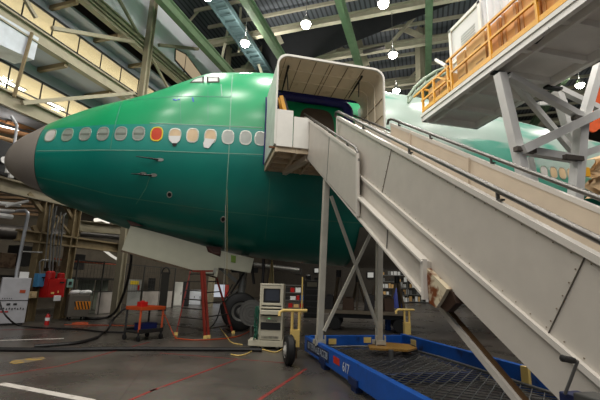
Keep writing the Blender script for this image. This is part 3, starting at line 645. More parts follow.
# --- upper flight: side walls, stringers, treads, rails
for x0, sg in ((XN, 1), (XF, -1)):
    dz = 0 if sg > 0 else .15
    up_ = part(MB().prism(yz(x0, [(9.4, U_top(9.4) + dz), (5.69, U_top(5.69) + dz), (5.69, U_bot(5.69)), (9.4, U_bot(9.4))]), (.05 * sg, 0, 0)), 'upper_side_panel', OFFW, bevel=.006)
    ox = x0 - .012 * sg
    MB().bar(V((ox + .02 * sg, 5.69, U_top(5.69) + .02 + dz)), V((ox + .02 * sg, 5.69, U_bot(5.69) - .02)), .05, .05, up=(1, 0, 0)).bar(V((ox + .02 * sg, 9.4, U_top(9.4) + .01 + dz)), V((ox + .02 * sg, 5.69, U_top(5.69) + .01 + dz)), .06, .05).build('edge_trim', RIM, up_)
    MB().bar(V((ox + .01 * sg, 7.2, U_top(7.2))), V((ox + .01 * sg, 7.35, U_bot(7.35))), .01, .012, up=(1, 0, 0)).build('panel_joint', GREYM, up_)
    sg_ = part(MB().prism(yz(x0 + .06 * sg, [(9.4, U_str(9.4)), (3.82, U_str(3.82)), (3.84, U_low(3.84)), (9.4, U_low(9.4))]), (.07 * sg, 0, 0)), 'upper_stringer', OFFW)
    MB().bar(V((x0 + .04 * sg, 5.68, U_str(5.68) + .0)), V((x0 + .04 * sg, 3.82, U_str(3.82))), .1, .026).bar(V((x0 + .05 * sg, 9.4, U_low(9.4))), V((x0 + .05 * sg, 3.84, U_low(3.84))), .08, .025).bar(V((x0 + .03 * sg, 3.83, U_str(3.82) + .03)), V((x0 + .03 * sg, 3.84, U_low(3.84) - .03)), .05, .055, up=(1, 0, 0)).build('stringer_flange', RIM, sg_)
    MB().bar(V((x0 + .055 * sg, 4.72, U_str(4.72))), V((x0 + .055 * sg, 4.78, U_low(4.78))), .01, .014, up=(1, 0, 0)).build('panel_joint', GREYM, sg_)
    # rusty bearing block at the lower end of the stringer
    part(MB().prism([V((x0 + .05 * sg, q_.y, q_.z)) for q_ in (PX(x_, y_, XN + .05) for x_, y_ in [(426, 268), (447, 289), (441, 300), (436, 308), (429, 303)])], (.06 * sg, 0, 0)), 'bearing_block', RUST)
    part(MB().prism([V((x0 + .09 * sg, q_.y, q_.z)) for q_ in (PX(x_, y_, XN + .09) for x_, y_ in [(438, 284), (452, 292), (456, 303), (447, 312), (437, 305)])], (.08 * sg, 0, 0)), 'bearing_shoe', mat('burnt_shoe', (56, 36, 24), .6))
b = MB(); k = 9.3; z = 4.92
while k > 3.9: b.box((3.02, k, z), XF - XN - .26, .30, .03).box((3.02, k - .14, z - .085), XF - XN - .26, .02, .17); k -= .29; z -= .177
part(b, 'upper_treads', mat('tread_grey', (150, 148, 143), .6))
def rail(pts, r, sup, mt=ALU, name='handrail'):
    o = part(MB().tube(pts, r, 10), name, mt, smooth=True)
    for a_, c in sup: MB().cyl(a_, c, .017, n=8).box(c, .04, .12, .015).build('rail_bracket', mt, o)
    return o
def ur(x, y, d): return V((x, y, U_top(y) + d + (.15 if x > 3 else 0)))
for x in (XN + .02, XF - .02):
    rail([ur(x, 9.55, .1), ur(x, 5.8, .11), ur(x, 5.71, .06), ur(x, 5.68, -.1)], .024, [(ur(x, y, .1), ur(x, y, .015)) for y in (8.5, 7.3, 6.2)])
# --- lower flight
def seg(y0, y1, n=40): return [y0 + (y1 - y0) * i / n for i in range(n + 1)]
YE = 1.0
for x0, sg in ((XLN, 1), (XLF, -1)):
    lp = part(MB().prism(yz(x0, [(7.01, L_top(7.01)), (.72, L_top(.72)), (.72, L_rim(.72)), (7.01, L_rim(7.01))]), (.04 * sg, 0, 0)), 'lower_side_panel', OFFW if sg > 0 else CREAM)
    MB().bar(V((x0 + .01 * sg, 7.03, L_top(7.03) + .015)), V((x0 + .01 * sg, .7, L_top(.7) + .015)), .075, .05).bar(V((x0, 7.03, L_top(7.03))), V((x0, 7.03, L_rim(7.03))), .06, .05, up=(1, 0, 0)).build('top_trim', RIM, lp)
    MB().bar(V((x0 - .012 * sg, 7.0, L_rim(7.0) - .02)), V((x0 - .012 * sg, .7, L_rim(.7) - .02)), .05, .042).build('lower_trim', RIM, lp)
    # joints between the sheets and rows of rivets
    j = MB(); rv = MB()
    for (ya, yb) in ((4.68, 5.02), (2.02, 2.38)):
        j = MB(); j.bar(V((x0 - .003 * sg, ya, L_top(ya))), V((x0 - .003 * sg, yb, L_rim(yb))), .006, .009, up=(1, 0, 0)); j.build('panel_joint', mat('joint_grey', (92, 84, 74), .6), lp)
        for i in range(1, 6): rv.sphere(V((x0 - .003 * sg, ya + (yb - ya) * i / 6 + .03, (L_top(ya) * (6 - i) + L_rim(yb) * i) / 6)), .0055, 8, 4)
    for y in seg(.8, 6.9, 46): rv.sphere(V((x0 - .003 * sg, y, L_top(y) - .045)), .0055, 8, 4).sphere(V((x0 - .003 * sg, y, L_rim(y) + .035)), .0055, 8, 4)
    rv.build('rivets', mat('dull_rivet', (128, 112, 92), .5), lp)['kind'] = 'stuff'
    part(MB().prism(yz(x0 - .005 * sg, [(7.0, L_rim(7.0) - .03), (.85, L_rim(.85) - .03), (1.02, .03), (1.08, L_bot(1.08)), (7.0, L_bot(7.0))]), (.09 * sg, 0, 0)), 'lower_stringer', OFFW)
for yy in (6.2, 4.6): part(MB().bar(V((XLF - .05, yy, L_top(yy))), V((XLF - .05, yy + .1, L_rim(yy + .1))), .04, .05, up=(1, 0, 0)), 'inner_rib', CREAM)
b = MB(); k = 6.95; z = L_rim(6.95) - .02
while z > .1: b.box((3.01, k, z), XLF - XLN - .1, .30, .03).box((3.01, k - .14, z - .085), XLF - XLN - .1, .02, .17); k -= .29; z -= .178
part(b, 'lower_treads', mat('tread_grey', (150, 148, 143), .6))
def lr(x, y, d): return V((x, y, L_top(y) + d))
rail([lr(XLN + .02, 7.25, -.03), lr(XLN + .02, 7.2, .09), lr(XLN + .02, 7.05, .14), lr(XLN + .02, 1.0, .14), lr(XLN + .02, .9, .0)], .028, [(lr(XLN + .02, y, .14), lr(XLN + .02, y, .04)) for y in (5.75, 4.25, 2.78, 1.5)])
rail([lr(XLF - .02, 7.2, -.03), lr(XLF - .02, 7.15, .09), lr(XLF - .02, 7.0, .14), lr(XLF - .02, 1.0, .14), lr(XLF - .02, .9, .0)], .028, [(lr(XLF - .02, y, .14), lr(XLF - .02, y, .04)) for y in (6.7, 5.6, 4.2, 2.6)])
# guide channel below the flight
a_ = PX(426, 290, 2.5); q = PX(520, 404, 2.5)
part(MB().bar(a_, a_ + (q - a_) * 1.35, .035, .06), 'guide_channel', OFFW); part(MB().bar(a_ + V((.045, .0, .015)), a_ + V((.045, 0, .015)) + (q - a_) * 1.35, .05, .06), 'guide_channel_lining', mat('channel_brown', (96, 70, 42), .6))
# --- landing
LX0, LX1, LY0, LZ = 1.43, 4.35, 8.95, 4.93
la_ = part(MB().box(((LX0 + LX1) / 2, (LY0 + 10.75) / 2, LZ - .02), LX1 - LX0, 10.75 - LY0, .06), 'landing', UNDER)
b = MB()
for y in (9.0, 9.45, 9.9, 10.35, 10.72): b.bar((LX0, y, LZ - .1), (LX1, y, LZ - .1), .07, .12)
for x in (LX0 + .03, 1.98, 2.5, 3.4, LX1 - .03): b.bar((x, LY0, LZ - .11), (x, 10.75, LZ - .11), .06, .14)
b.build('landing_ribs', UNDER, la_)
part(MB().bar((2.3, 9.1, LZ - .22), (2.0, 10.6, LZ - .2), .12, .16), 'landing_outrigger', CREAM)
for x0, x1, z1 in ((LX0, 1.86, 5.87), (1.87, 2.28, 5.72)):
    fp = part(MB().box(((x0 + x1) / 2, LY0 - .02, (LZ - .04 + z1) / 2), x1 - x0 - .01, .05, z1 - LZ + .04), 'landing_front_panel', WHITE, bevel=.006)
part(MB().box((LX0 + .2, LY0 + .05, LZ - .06), .7, .04, .04), 'landing_lip', mat('rust_edge', (128, 74, 38), .6))
# --- hood over the landing
HZ = 7.44; RC = .3; YB = 10.55
def arch(x0, x1, z0, z1, rc, n=8):
    P = [(x0, z0)] + [(x0 + rc - rc * math.cos(t), z1 - rc + rc * math.sin(t)) for t in (math.pi / 2 * i / n for i in range(n + 1))] + [(x1 - rc + rc * math.sin(t), z1 - rc + rc * math.cos(t)) for t in (math.pi / 2 * i / n for i in range(n + 1))] + [(x1, z0)]
    return P
O_ = arch(LX0 - .04, LX1 + .04, LZ, HZ, RC); N_ = arch(LX0, LX1, LZ, HZ - .05, RC - .03)
def ringed(Oa, Ia, y0, y1, dz0=0, dz1=0):
    n = len(Oa); vs = []
    for L_, y, dz in ((Oa, y0, dz0), (Ia, y0, dz0), (Ia, y1, dz1), (Oa, y1, dz1)): vs += [V((x, y, z + dz * (z - LZ) / (HZ - LZ))) for x, z in L_]
    fs = [(a2 * n + i, a2 * n + i + 1, ((a2 + 1) % 4) * n + i + 1, ((a2 + 1) % 4) * n + i) for a2 in range(4) for i in range(n - 1)]
    fs += [(0, n, 2 * n, 3 * n), (n - 1, 2 * n - 1, 3 * n - 1, 4 * n - 1)]
    return MB().add(vs, fs)
HOODM = mat('hood_lining', (222, 210, 186), .6, var=.04, dirt=((196, 182, 156), .4, 3.0)); HOODO = mat('hood_skin', (206, 214, 204), .5)
hd = part(ringed(O_, [(x * .985 + 2.925 * .015, z - .02) for x, z in O_], LY0 - .03, YB, 0, -.12), 'hood', HOODO, smooth=True)
ringed([(x * .984 + 2.925 * .016, z - .021) for x, z in O_], N_, LY0 - .0, YB - .02, 0, -.12).build('hood_lining', HOODM, hd, smooth=True)
part(ringed([(x * 1.004 - 2.925 * .004, z + .01) for x, z in O_], N_, LY0 - .06, LY0 - .02), 'hood_rim', WHITE, smooth=True)
b = MB()
N2 = arch(LX0 + .012, LX1 - .012, LZ + .02, HZ - .062, RC - .04)
def hz(y): return -.12 * (y - LY0) / (YB - LY0)
for y in (LY0 + .5, LY0 + 1.0): b.tube([V((x, y, z + hz(y) * (z - LZ) / (HZ - LZ))) for x, z in N2], .014, 6)
b.build('lining_battens', mat('hood_batten', (232, 222, 200), .6), hd)
b = MB()
for x in (1.62, 2.02, 2.45, 2.83, 2.93, 3.35, 3.8, 4.2): b.bar((x, LY0 + .02, HZ - .06), (x, YB - .05, HZ - .06 + hz(YB)), .016, .016)
for z in (5.5, 6.1, 6.6): b.bar((LX1 - .012, LY0 + .02, z), (LX1 - .012, YB - .05, z - .06), .014, .014)
b.build('lining_seams', mat('hood_seam', (128, 112, 88), .7), hd)
for (x0, y0), (x1, y1), (x2, y2) in (((288.5, 66), (281.5, 93), (288, 90)), ((362, 76.5), (348.5, 98), (358.5, 97))):
    a_ = PY(x0, y0, LY0 + .25); c = PY(x1, y1, YB - .1)
    part(MB().tube([a_, (a_ + c) / 2, c], [.03, .025, .018], 8).tube([a_ * .8 + c * .2, PY(x2, y2, LY0 + .6)], .015, 6), 'hood_strut', INK)
# soft bumper that meets the fuselage: side curtain and navy roll
BB = []
for x, z in arch(LX0 + .2, LX1 - .36, LZ, HZ - .2, .34, 8): BB.append(V((x, 0, z)))
def by(z): return CY - halfw(2.6, z)[0] - .16 if z < 7.3 else CY - halfw(2.6, 7.3)[0] - .16
bm_ = MB().tube([V((p.x, max(by(p.z), 10.45), p.z)) for p in BB], .15, 12); part(bm_, 'door_bumper', NAVY, smooth=True)
part(MB().prism([V((x, YB - .0, z)) for x, z in [(LX0 + .02, HZ - .1), (LX1 - .02, HZ - .1), (LX1 - .02, HZ - .22), (LX0 + .02, HZ - .22)]], (0, .04, 0)), 'bumper_curtain', NAVY)
for x in (LX0 - .03, LX1 - .0):
    b = MB(); zz = np.linspace(LZ - .02, HZ - .35, 14)
    b.grid([[V((x, YB - .03, z)) for z in zz], [V((x, max(YB, by(z) + .06), z)) for z in zz], [V((x + .03, max(YB, by(z) + .06), z)) for z in zz], [V((x + .03, YB - .03, z)) for z in zz]])
    part(b, 'hood_side_curtain', HOODO)
    part(MB().tube([V((x - .02 if x < 2 else x + .05, max(YB, by(z) + .06), z)) for z in zz], .028, 8), 'curtain_edge_roll', NAVY, smooth=True)
part(MB().bar(PY(281, 96, 9.3), PY(285, 112, 9.3), .06, .1).bar(PY(279, 98, 9.5), PY(281, 112, 9.5), .05, .06), 'safety_strap', SAFE); part(MB().bar(PY(284, 98, 9.3), PY(288, 112, 9.3), .05, .06), 'strap_buckle', INK)
part(MB().bar(PY(381, 108, 9.4), PY(382.5, 118, 9.4), .06, .06), 'safety_strap', SAFE)
part(MB().prism([V((x, 9.35, z)) for x, z in [(XF, 5.0), (LX1, 5.0), (LX1, 5.75), (XF, 5.75)]], (0, .04, 0)), 'landing_side_panel', CREAM)
# --- stabilisers: T handle, bracket, wheel
def stabiliser(p, s, wheel):
    t = MB().box(p + V((0, 0, .16)), .2 * s, .1, .36 * s).build('stabiliser', YEL, st, bevel=.006)
    h = MB(); top = p + V((0, 0, .72 * s))
    for dx in (-.07, .09): h.cyl(p + V((dx * s, 0, .3 * s)), top + V((dx * s, 0, 0)), .032 * s, n=10)
    h.tube([top + V((-.36 * s, -.02, -.1 * s)), top + V((-.35 * s, 0, -.02)), top + V((-.28 * s, 0, .02)), top + V((.26 * s, 0, .02))], .036 * s, 10)
    h.build('stabiliser_handle', YEL, t, smooth=True)
    MB().cyl(p + V((.02, 0, -p.z)), p + V((.02, 0, .2)), .045, n=10).build('stabiliser_leg', BROWN, t)
    if wheel is not None:
        c = wheel; ax = V((-.985, .02, 0))
        ty = MB().lathe(c, ax, [(-.08, .15), (-.085, .24), (-.05, .285), (.05, .285), (.085, .24), (.08, .15)], 32).build('stabiliser_wheel', BLACK, t, smooth=True)
        ty['label'] = 'black pneumatic tyre with a white hub'
        MB().lathe(c, ax, [(-.06, .15), (.085, .15), (.07, .12), (.1, .05), (.12, .01)], 24).build('wheel_hub', WHITE, t, smooth=True)
        MB().bar(c, p + V((0, 0, .1)), .07, .07).build('wheel_axle', DARKM, t)
wc = PZ(288.5, 365, 0) + V((0, 0, .285)); pp = PY(299, 345, 8.6)
stabiliser(V((pp.x - .1, 8.6, .25)), 1.0, V((wc.x, wc.y, .285)))
p2 = PX(407, 331, BX1 + .1); stabiliser(V((p2.x, p2.y, .42)), .8, None)
# --- levelling jack with its crank at the front of the frame
jx = 2.14; a_ = PX(575, 400, jx); jk = part(MB().box(a_ + V((.04, -.02, -.05)), .14, .2, .16).box(a_ + V((.04, .02, -.5)), .1, .1, .8), 'levelling_jack', mat('jack_navy', (22, 32, 72), .4), bevel=.008)
MB().box(a_ + V((.04, -.1, -.02)), .15, .16, .14).build('jack_gearbox', mat('jack_grey', (70, 70, 68), .5), jk, bevel=.01)
e0 = PX(565, 394, jx - .04); e1 = PX(577.5, 361.5, jx - .04); e2 = PX(566, 359, jx - .12)
MB().tube([e0, e0 + (e1 - e0) * .95, e1, e1 + (e2 - e1) * .2], .009, 10).build('crank_arm', GREYM, jk, smooth=True)
MB().lathe(e1 + (e2 - e1) * .15, (e2 - e1), [(0, .008), (.01, .016), (.03, .019), (.07, .018), (.095, .02), (.1, .012)], 16).build('crank_grip', BLACK, jk, smooth=True)
MB().box((2.27, a_.y + .02, a_.z - .4), .18, .14, .1).build('jack_bracket', BLUE, jk)
# ================================================================== raised dock platform with its trestle
DZ = 6.5; DX0, DX1, DY1, DY0 = 6.02, 7.95, 9.78, 1.0
dk = thing('dock_platform', 'raised grey dock platform on a white trestle, yellow guard rail along its edge', 'work platform', (7, 6, 0))
DECK = mat('dock_grey', (232, 229, 224), .5, var=.06, scale=2); TRES = mat('trestle_paint', (222, 221, 218), .4, var=.05)
de = MB().box(((DX0 + DX1) / 2, (DY0 + DY1) / 2, DZ + .2), DX1 - DX0, DY1 - DY0, .06).build('deck', DECK, dk)
b = MB()
for x in (DX0 + .06, DX1 - .06): b.bar((x, DY0, DZ + .1), (x, DY1, DZ + .1), .12, .26)
b.bar((DX0, DY1 - .05, DZ + .1), (DX1, DY1 - .05, DZ + .1), .1, .26); b.bar((DX0 + .38, DY0, DZ + .07), (DX0 + .38, DY1, DZ + .07), .08, .2)
y = DY1 - .9
while y > DY0: b.bar((DX0, y, DZ + .12), (DX1, y, DZ + .12), .12, .18); y -= .95
b.build('deck_beams', DECK, de)
MB().bar((DX0 - .015, DY0, DZ + .16), (DX0 - .015, DY1, DZ + .16), .03, .1).build('deck_edge', WHITE, dk)
b = MB(); b.box((DX0 + .03, (DY0 + 8.2) / 2, DZ + .32), .03, 8.2 - DY0, .12); b.build('toe_board', SAFE, dk); MB().box((DX0 + .03, 9.03, DZ + .34), .03, 1.4, .12).build('toe_board', SAFE, dk)
for z, y0, y1 in ((DZ + 1.2, DY0, 8.44), (DZ + .78, DY0, 8.3), (DZ + 1.02, 8.36, 10.2), (DZ + .66, 8.36, 9.76)): MB().bar((DX0 + .03, y0, z), (DX0 + .03, y1, z), .05, .055).build('guard_rail', SAFE, dk)
for y in (9.7, 9.1, 8.42, 8.26, 6.78, 5.46, 4.3, 3.2): MB().bar((DX0 + .03, y, DZ + .18), (DX0 + .03, y, DZ + (1.22 if y < 8.3 else 1.04)), .055, .055, up=(1, 0, 0)).build('guard_post', SAFE, dk)
MB().bar((DX0 + .03, 9.7, DZ + 1.02), (DX0 + .9, 9.7, DZ + 1.02), .05, .055).build('guard_rail', SAFE, dk); MB().bar((DX0 + .03, 8.26, DZ + .5), (DX0 + .03, 8.9, DZ + 1.0), .05, .05).build('guard_rail', SAFE, dk)
MB().tube([PX(436, 60, 6.4), PX(446, 66, 6.2)], .05).build('rail_pipe_end', WHITE, dk)
# trestle
YT = 6.7
def tl(p, q, w, name='trestle_brace', h=None): return MB().bar(p, q, w, h or w, up=(0, 1, 0)).build(name, TRES, dk)
P1a, P1b = PY(500, 74, YT), PY(529, 200, YT); tl(P1a, P1b + (P1b - P1a) * 1.55, .2, 'trestle_leg')
tl(PY(509, 76, YT - .1), PY(584, 118, YT - .1), .15); tl(PY(511, 79, 7.3), PY(574, 153, 7.3), .13); tl(PY(525, 150.5, YT), PY(573, 158.5, YT), .17)
tl(PY(522, 150, YT - .16), PY(606, 110, YT - .16), .19); tl(PY(599, 66, YT - .05), PY(584, 118, YT - .05), .18)
P2a, P2b = PY(582, 117, YT), PY(575, 200, YT); tl(P2a, P2b + (P2b - P2a) * 2.3, .22, 'trestle_leg')
tl(PY(557, 91, 7.5), PY(575, 150, 7.5), .2, 'trestle_leg'); tl(PY(559, 89, 7.45), PY(606, 112, 7.45), .15); tl(PY(572, 158, YT + .2), PY(606, 146, YT + .2), .16)
tl(PY(528, 158, 7.4), PY(536, 200, 7.4), .18, 'trestle_leg'); tl(PY(538, 104, 8.2), PY(566, 102, 8.2), .1)
for x, y, ang in ((525, 150, .2), (573, 158, .2), (582, 119, -.2)): p = PY(x, y, YT - .12); MB().box(p, .5, .12, .1).build('trestle_gusset', mat('gusset_dark', (84, 78, 72), .5), dk)
for x, y in ((500.5, 73.5), (553, 88)): p = PZ(x, y, DZ - .04); MB().box(p, .45, .14, .06).build('trestle_clip', INK, dk)
MB().prism([PZ(x, y, DZ - .03) for x, y in [(532, 44), (537, 44), (551, 30), (549, 28)]], (0, 0, .02)).build('deck_bracket', INK, dk)
# cartons and plywood sheets standing behind the rail
BY = [(8.15, 7.82, .98, 0, 'shortest carton behind the yellow rail, at the far end'), (7.74, 7.06, 1.02, 0, 'printed carton behind the yellow rail, next to the plywood')]
for y1, y0, h, k, lab in BY:
    c = thing('carton', lab, 'carton', (DX0 + .38, (y0 + y1) / 2, DZ + .23), 'cartons behind the yellow rail')
    MB().box((DX0 + .38, (y0 + y1) / 2, DZ + .23 + h / 2), .5, y1 - y0, h).build('carton_body', CARD, c, bevel=.01)
    b = MB()
    for yy, zz, ww in ((.25, .3, .26), (.25, .22, .22), (.3, .72, .24), (.3, .64, .2)): b.box((DX0 + .127, y0 + (y1 - y0) * yy + .06, DZ + .23 + zz * h / 1.0), .004, ww, .03)
    b.build('carton_print', mat('carton_print', (150, 116, 76), .7), c)
for i, (y1, y0, h) in enumerate(((7.0, 6.54, 1.0), (6.5, 6.04, 1.02), (6.0, 5.5, 1.04), (5.44, 4.6, 1.04))):
    c = thing('plywood_crate', ('plywood crate behind the yellow rail, beside the printed carton', 'second plywood crate from the cartons behind the rail', 'third plywood crate from the cartons behind the rail', 'plywood crate behind the rail at the upper edge')[i], 'crate', (DX0 + .4, (y0 + y1) / 2, DZ + .23), 'plywood crates behind the yellow rail')
    MB().box((DX0 + .4, (y0 + y1) / 2, DZ + .23 + h / 2), .5, y1 - y0, h).build('crate_body', WOODP, c, bevel=.006)
    MB().box((DX0 + .14, y0 + .06, DZ + .23 + h / 2), .02, .08, h - .02).box((DX0 + .14, y1 - .06, DZ + .23 + h / 2), .02, .08, h - .02).build('crate_batten', mat('batten_wood', (186, 128, 66), .6), c)
for i, (y1, y0) in enumerate(((9.55, 9.02), (8.96, 8.5))):
    c = thing('carton', ('low carton on the lowest end of the dock, nearest the aircraft', 'low carton on the lower end of the dock, beside the rail step')[i], 'carton', (DX0 + .38, (y0 + y1) / 2, DZ + .23), 'cartons behind the yellow rail')
    MB().box((DX0 + .38, (y0 + y1) / 2, DZ + .23 + .36), .5, y1 - y0, .72).build('carton_body', CARD, c, bevel=.01)
    MB().box((DX0 + .126, (y0 + y1) / 2, DZ + .6), .004, (y1 - y0) * .4, .05).build('carton_print', mat('carton_print', (150, 116, 76), .7), c)
# white container with printed panels
ct = [PX(x, y, 6.75) for x, y in [(449, 28), (481, 4), (487, 30), (456, 58)]]
CY0, CY1 = ct[1].y, ct[0].y; CZ1 = (ct[0].z + ct[1].z) / 2 + .0
cn = thing('storage_container', 'white container with dark print standing on the dock platform', 'container', (7.2, (CY0 + CY1) / 2, DZ + .23))
CWH = mat('container_white', (206, 206, 204), .45, var=.04)
MB().box((7.2, (CY0 + CY1) / 2, (DZ + .23 + CZ1) / 2), .9, CY1 - CY0, CZ1 - DZ - .23).build('container_body', CWH, cn, bevel=.02)
b = MB(); xx = 6.735
for y in (CY0 + .06, CY1 - .06): b.box((xx, y, (DZ + .23 + CZ1) / 2), .06, .1, CZ1 - DZ - .23)
b.box((xx, (CY0 + CY1) / 2, CZ1 - .04), .06, CY1 - CY0, .1); zc_ = (DZ + CZ1) / 2 + .25; b.box((xx, (CY0 + CY1) / 2, zc_), .05, CY1 - CY0 - .2, .07); b.build('container_frame', WHITE, cn)
b = MB(); yc = (CY0 + CY1) / 2; w_ = CY1 - CY0
for i in range(5): b.box((xx + .005, yc - .08 * w_, zc_ + .62 - .09 * i), .008, w_ * .42, .035)
b.build('faded_print', mat('faded_print', (176, 178, 176), .6), cn)
b = MB()
for i in range(5): b.box((xx + .005, yc + .2 * w_ - .03 * i, zc_ - .22 - .09 * i), .008, w_ * .3, .03)
b.build('label_text', mat('label_text', (110, 110, 112), .6), cn)
MB().box((xx + .005, yc - .28 * w_, zc_ - .3), .008, w_ * .26, .34).build('grey_label', mat('grey_label', (150, 148, 136), .6), cn)
b = MB()
for i in range(6): b.box((xx + .005, yc + .26 * w_ - i * w_ * .1, zc_ - .72), .008, w_ * .075, .16)
b.build('red_print', mat('maroon_print', (120, 44, 76), .6), cn)
# white sheeting rolled down beside the container
b = MB(); rows = []
for i in range(2):
    z = DZ + .25 + i * 2.6; rows.append([V((6.7 + .04 * math.sin(k * 1.7), CY0 - .12 - k * .07, z)) for k in range(40)])
b.grid(rows); b.grid([[p + V((.03, 0, 0)) for p in r] for r in rows])
for r in rows: b.grid([r, [p + V((.03, 0, 0)) for p in r]])
tag(b.build('sheet_curtain', mat('sheeting', (216, 216, 218), .6), smooth=True), 'white hanging sheeting beside the container on the dock', 'curtain')
b = MB(); b.box((6.95, CY0 - .5, DZ + .23 + 1.0), .06, .06, 2.0); tag(b.build('sheet_post', WHITE), 'thin white post behind the sheeting on the dock', 'post')
# tan tarpaulin bundle and orange sheet beyond the trestle
b = MB(); rows = []
c0 = PY(583, 168, 10.4); c1 = PY(640, 204, 10.4)
for i in range(14):
    rows.append([V((c0.x - .0 + 3.0 * k / 15 + .12 * math.sin(i * 1.3 + k), 10.0 - .35 * abs(math.sin(k * .9 + i * .7)) + .02 * i, c0.z + .25 - .11 * i + .12 * math.sin(k * 1.1 + i))) for k in range(16)])
b.grid(rows); b.grid([[p + V((0, .25, 0)) for p in r] for r in rows])
tp = tag(b.build('tarpaulin', mat('tan_tarpaulin', (206, 176, 136), .7, bump=.3), smooth=True), 'crumpled tan tarpaulin beside the trestle at the right edge', 'tarpaulin')
p = PY(586, 172, 9.5); tag(MB().box(p, .25, .08, .3).build('yellow_strap', SAFE), 'yellow strap on the tan tarpaulin', 'strap')
b = MB(); rows = []
for i in range(8): rows.append([PS(588 + k * 4 + 1.5 * math.sin(i + k), 88 + i * 6 + 2 * math.sin(k * 1.3), 20) for k in range(6)])
b.grid(rows); b.grid([[q + G1 * .1 for q in r] for r in rows])
tag(b.build('orange_banner', mat('orange_sheet', (214, 84, 30), .6), smooth=True), 'orange sheet hanging beyond the trestle, at the right edge', 'banner')

# pale arched frame beyond the platform's far end
b = MB(); A_ = [PY(x, y, 11.2) for x, y in [(408, 97), (415, 87), (425, 78), (436, 71), (447, 67), (458, 66)]]
for k in (0, .22): b.tube([p + V((0, 0, -k)) for p in A_], .05, 8)
for p in A_: b.bar(p, p + V((0, 0, -.22)), .04, .04)
tag(b.build('arched_frame', mat('arch_pale_green', (150, 166, 146), .5)), 'pale green arched frame beyond the yellow rail of the dock', 'frame')
# ================================================================== things on the hall floor
def fz(x, y): return PZ(x, y, 0)
def spanw(x0, x1, y):                # width in metres of a span measured at the floor line y
    return (PZ(x1, y, 0) - PZ(x0, y, 0)).length
def zat(x, y, base):                 # height of a sight line over a floor point, in the plane facing the viewer
    n = V((FW.x, FW.y, 0)); return hit(x, y, base, n).z
def fr(base):                        # local frame facing the viewer: right, away
    d = V((base.x, base.y, 0)).normalized(); return V((d.y, -d.x, 0)), d
def RF(base, turn=0.0):
    r, d = fr(base); R = Matrix((r, d, V((0, 0, 1)))).transposed(); return R @ Matrix.Rotation(turn, 3, 'Z')
def L(base, R, x, y, z): return base + R @ V((x, y, z))

# --- computer rack on casters
c = fz(269.5, 349.5); R = RF(c, math.radians(-6)); Hc = zat(270, 283.5, c); W = .60; D = .62
t = thing('computer_rack', 'beige wheeled computer rack with a monitor behind the yellow stabiliser', 'computer', c)
b = MB().box(L(c, R, 0, D / 2, .13), W + .04, D, .14, R).box(L(c, R, -.2, D * .5, .06), .12, D - .1, .07, R).box(L(c, R, .2, D * .5, .06), .12, D - .1, .07, R)
b.box(L(c, R, -.38, .2, .14), .3, .42, .14, R); b.build('rack_base', BEIGE, t, bevel=.01)
b = MB()
for s in (-1, 1): b.box(L(c, R, s * (W / 2 - .03), D / 2, .2 + (Hc - .2) / 2), .05, D, Hc - .2, R)
b.box(L(c, R, 0, D / 2, Hc - .025), W, D, .05, R).box(L(c, R, 0, D - .03, Hc / 2 + .1), W - .08, .04, Hc - .24, R); b.build('rack_cabinet', BEIGE, t, bevel=.012)
mo = MB().box(L(c, R, 0, .12, Hc - .09), W - .1, .22, .07, R).box(L(c, R, 0, .12, Hc - .5), W - .1, .22, .06, R).box(L(c, R, -.235, .12, Hc - .29), .05, .22, .42, R).box(L(c, R, .235, .12, Hc - .29), .05, .22, .42, R).build('monitor', BEIGE, t, bevel=.008)
MB().box(L(c, R, 0, .1, Hc - .29), .44, .1, .4, R).build('monitor_bezel', mat('bezel_black', (26, 25, 26), .4), mo)
MB().box(L(c, R, .01, .045, Hc - .28), .34, .012, .28, R).build('screen', mat('dark_screen', (52, 56, 66), .15), mo)
kd = MB().box(L(c, R, 0, .1, Hc - .585), W - .1, .2, .04, R).box(L(c, R, 0, -.02, Hc - .69), W - .1, .3, .1, R).build('keyboard_drawer', BEIGE, t, bevel=.01)
MB().box(L(c, R, 0, .02, Hc - .555), W - .14, .02, .03, R).box(L(c, R, 0, .03, Hc - .625), W - .14, .02, .03, R).build('drawer_slot', INK, kd)
un = MB().box(L(c, R, 0, .12, Hc - .86), W - .1, .2, .16, R).box(L(c, R, 0, .12, Hc - 1.22), W - .1, .2, .24, R).build('rack_unit', BEIGE, t, bevel=.006)
MB().box(L(c, R, 0, .1, Hc - 1.02), W - .12, .2, .17, R).build('disc_drive', INK, t, bevel=.006)
LED = emit('green_indicator', (110, 255, 150), 1.2)
b = MB()
for x in (-.06, -.03): b.box(L(c, R, x, .015, Hc - .84), .014, .01, .012, R)
b.build('indicator_light', LED, un)
b = MB()
for i in range(8): b.box(L(c, R, -.1 + i * .035, .015, Hc - .9), .02, .01, .02, R)
b.build('unit_buttons', DARKM, un)['kind'] = 'stuff'; b = MB()
for i in range(14): b.box(L(c, R, -.2 + i * .03, .015, Hc - 1.28), .012, .01, .06, R)
b.build('unit_vents', DARKM, un)['kind'] = 'stuff'
for x, y in ((-.24, .08), (.24, .08), (-.24, .54), (.24, .54)): MB().cyl(L(c, R, x - .025, y, .05), L(c, R, x + .025, y, .05), .05, n=14).build('caster', BLACK, t)
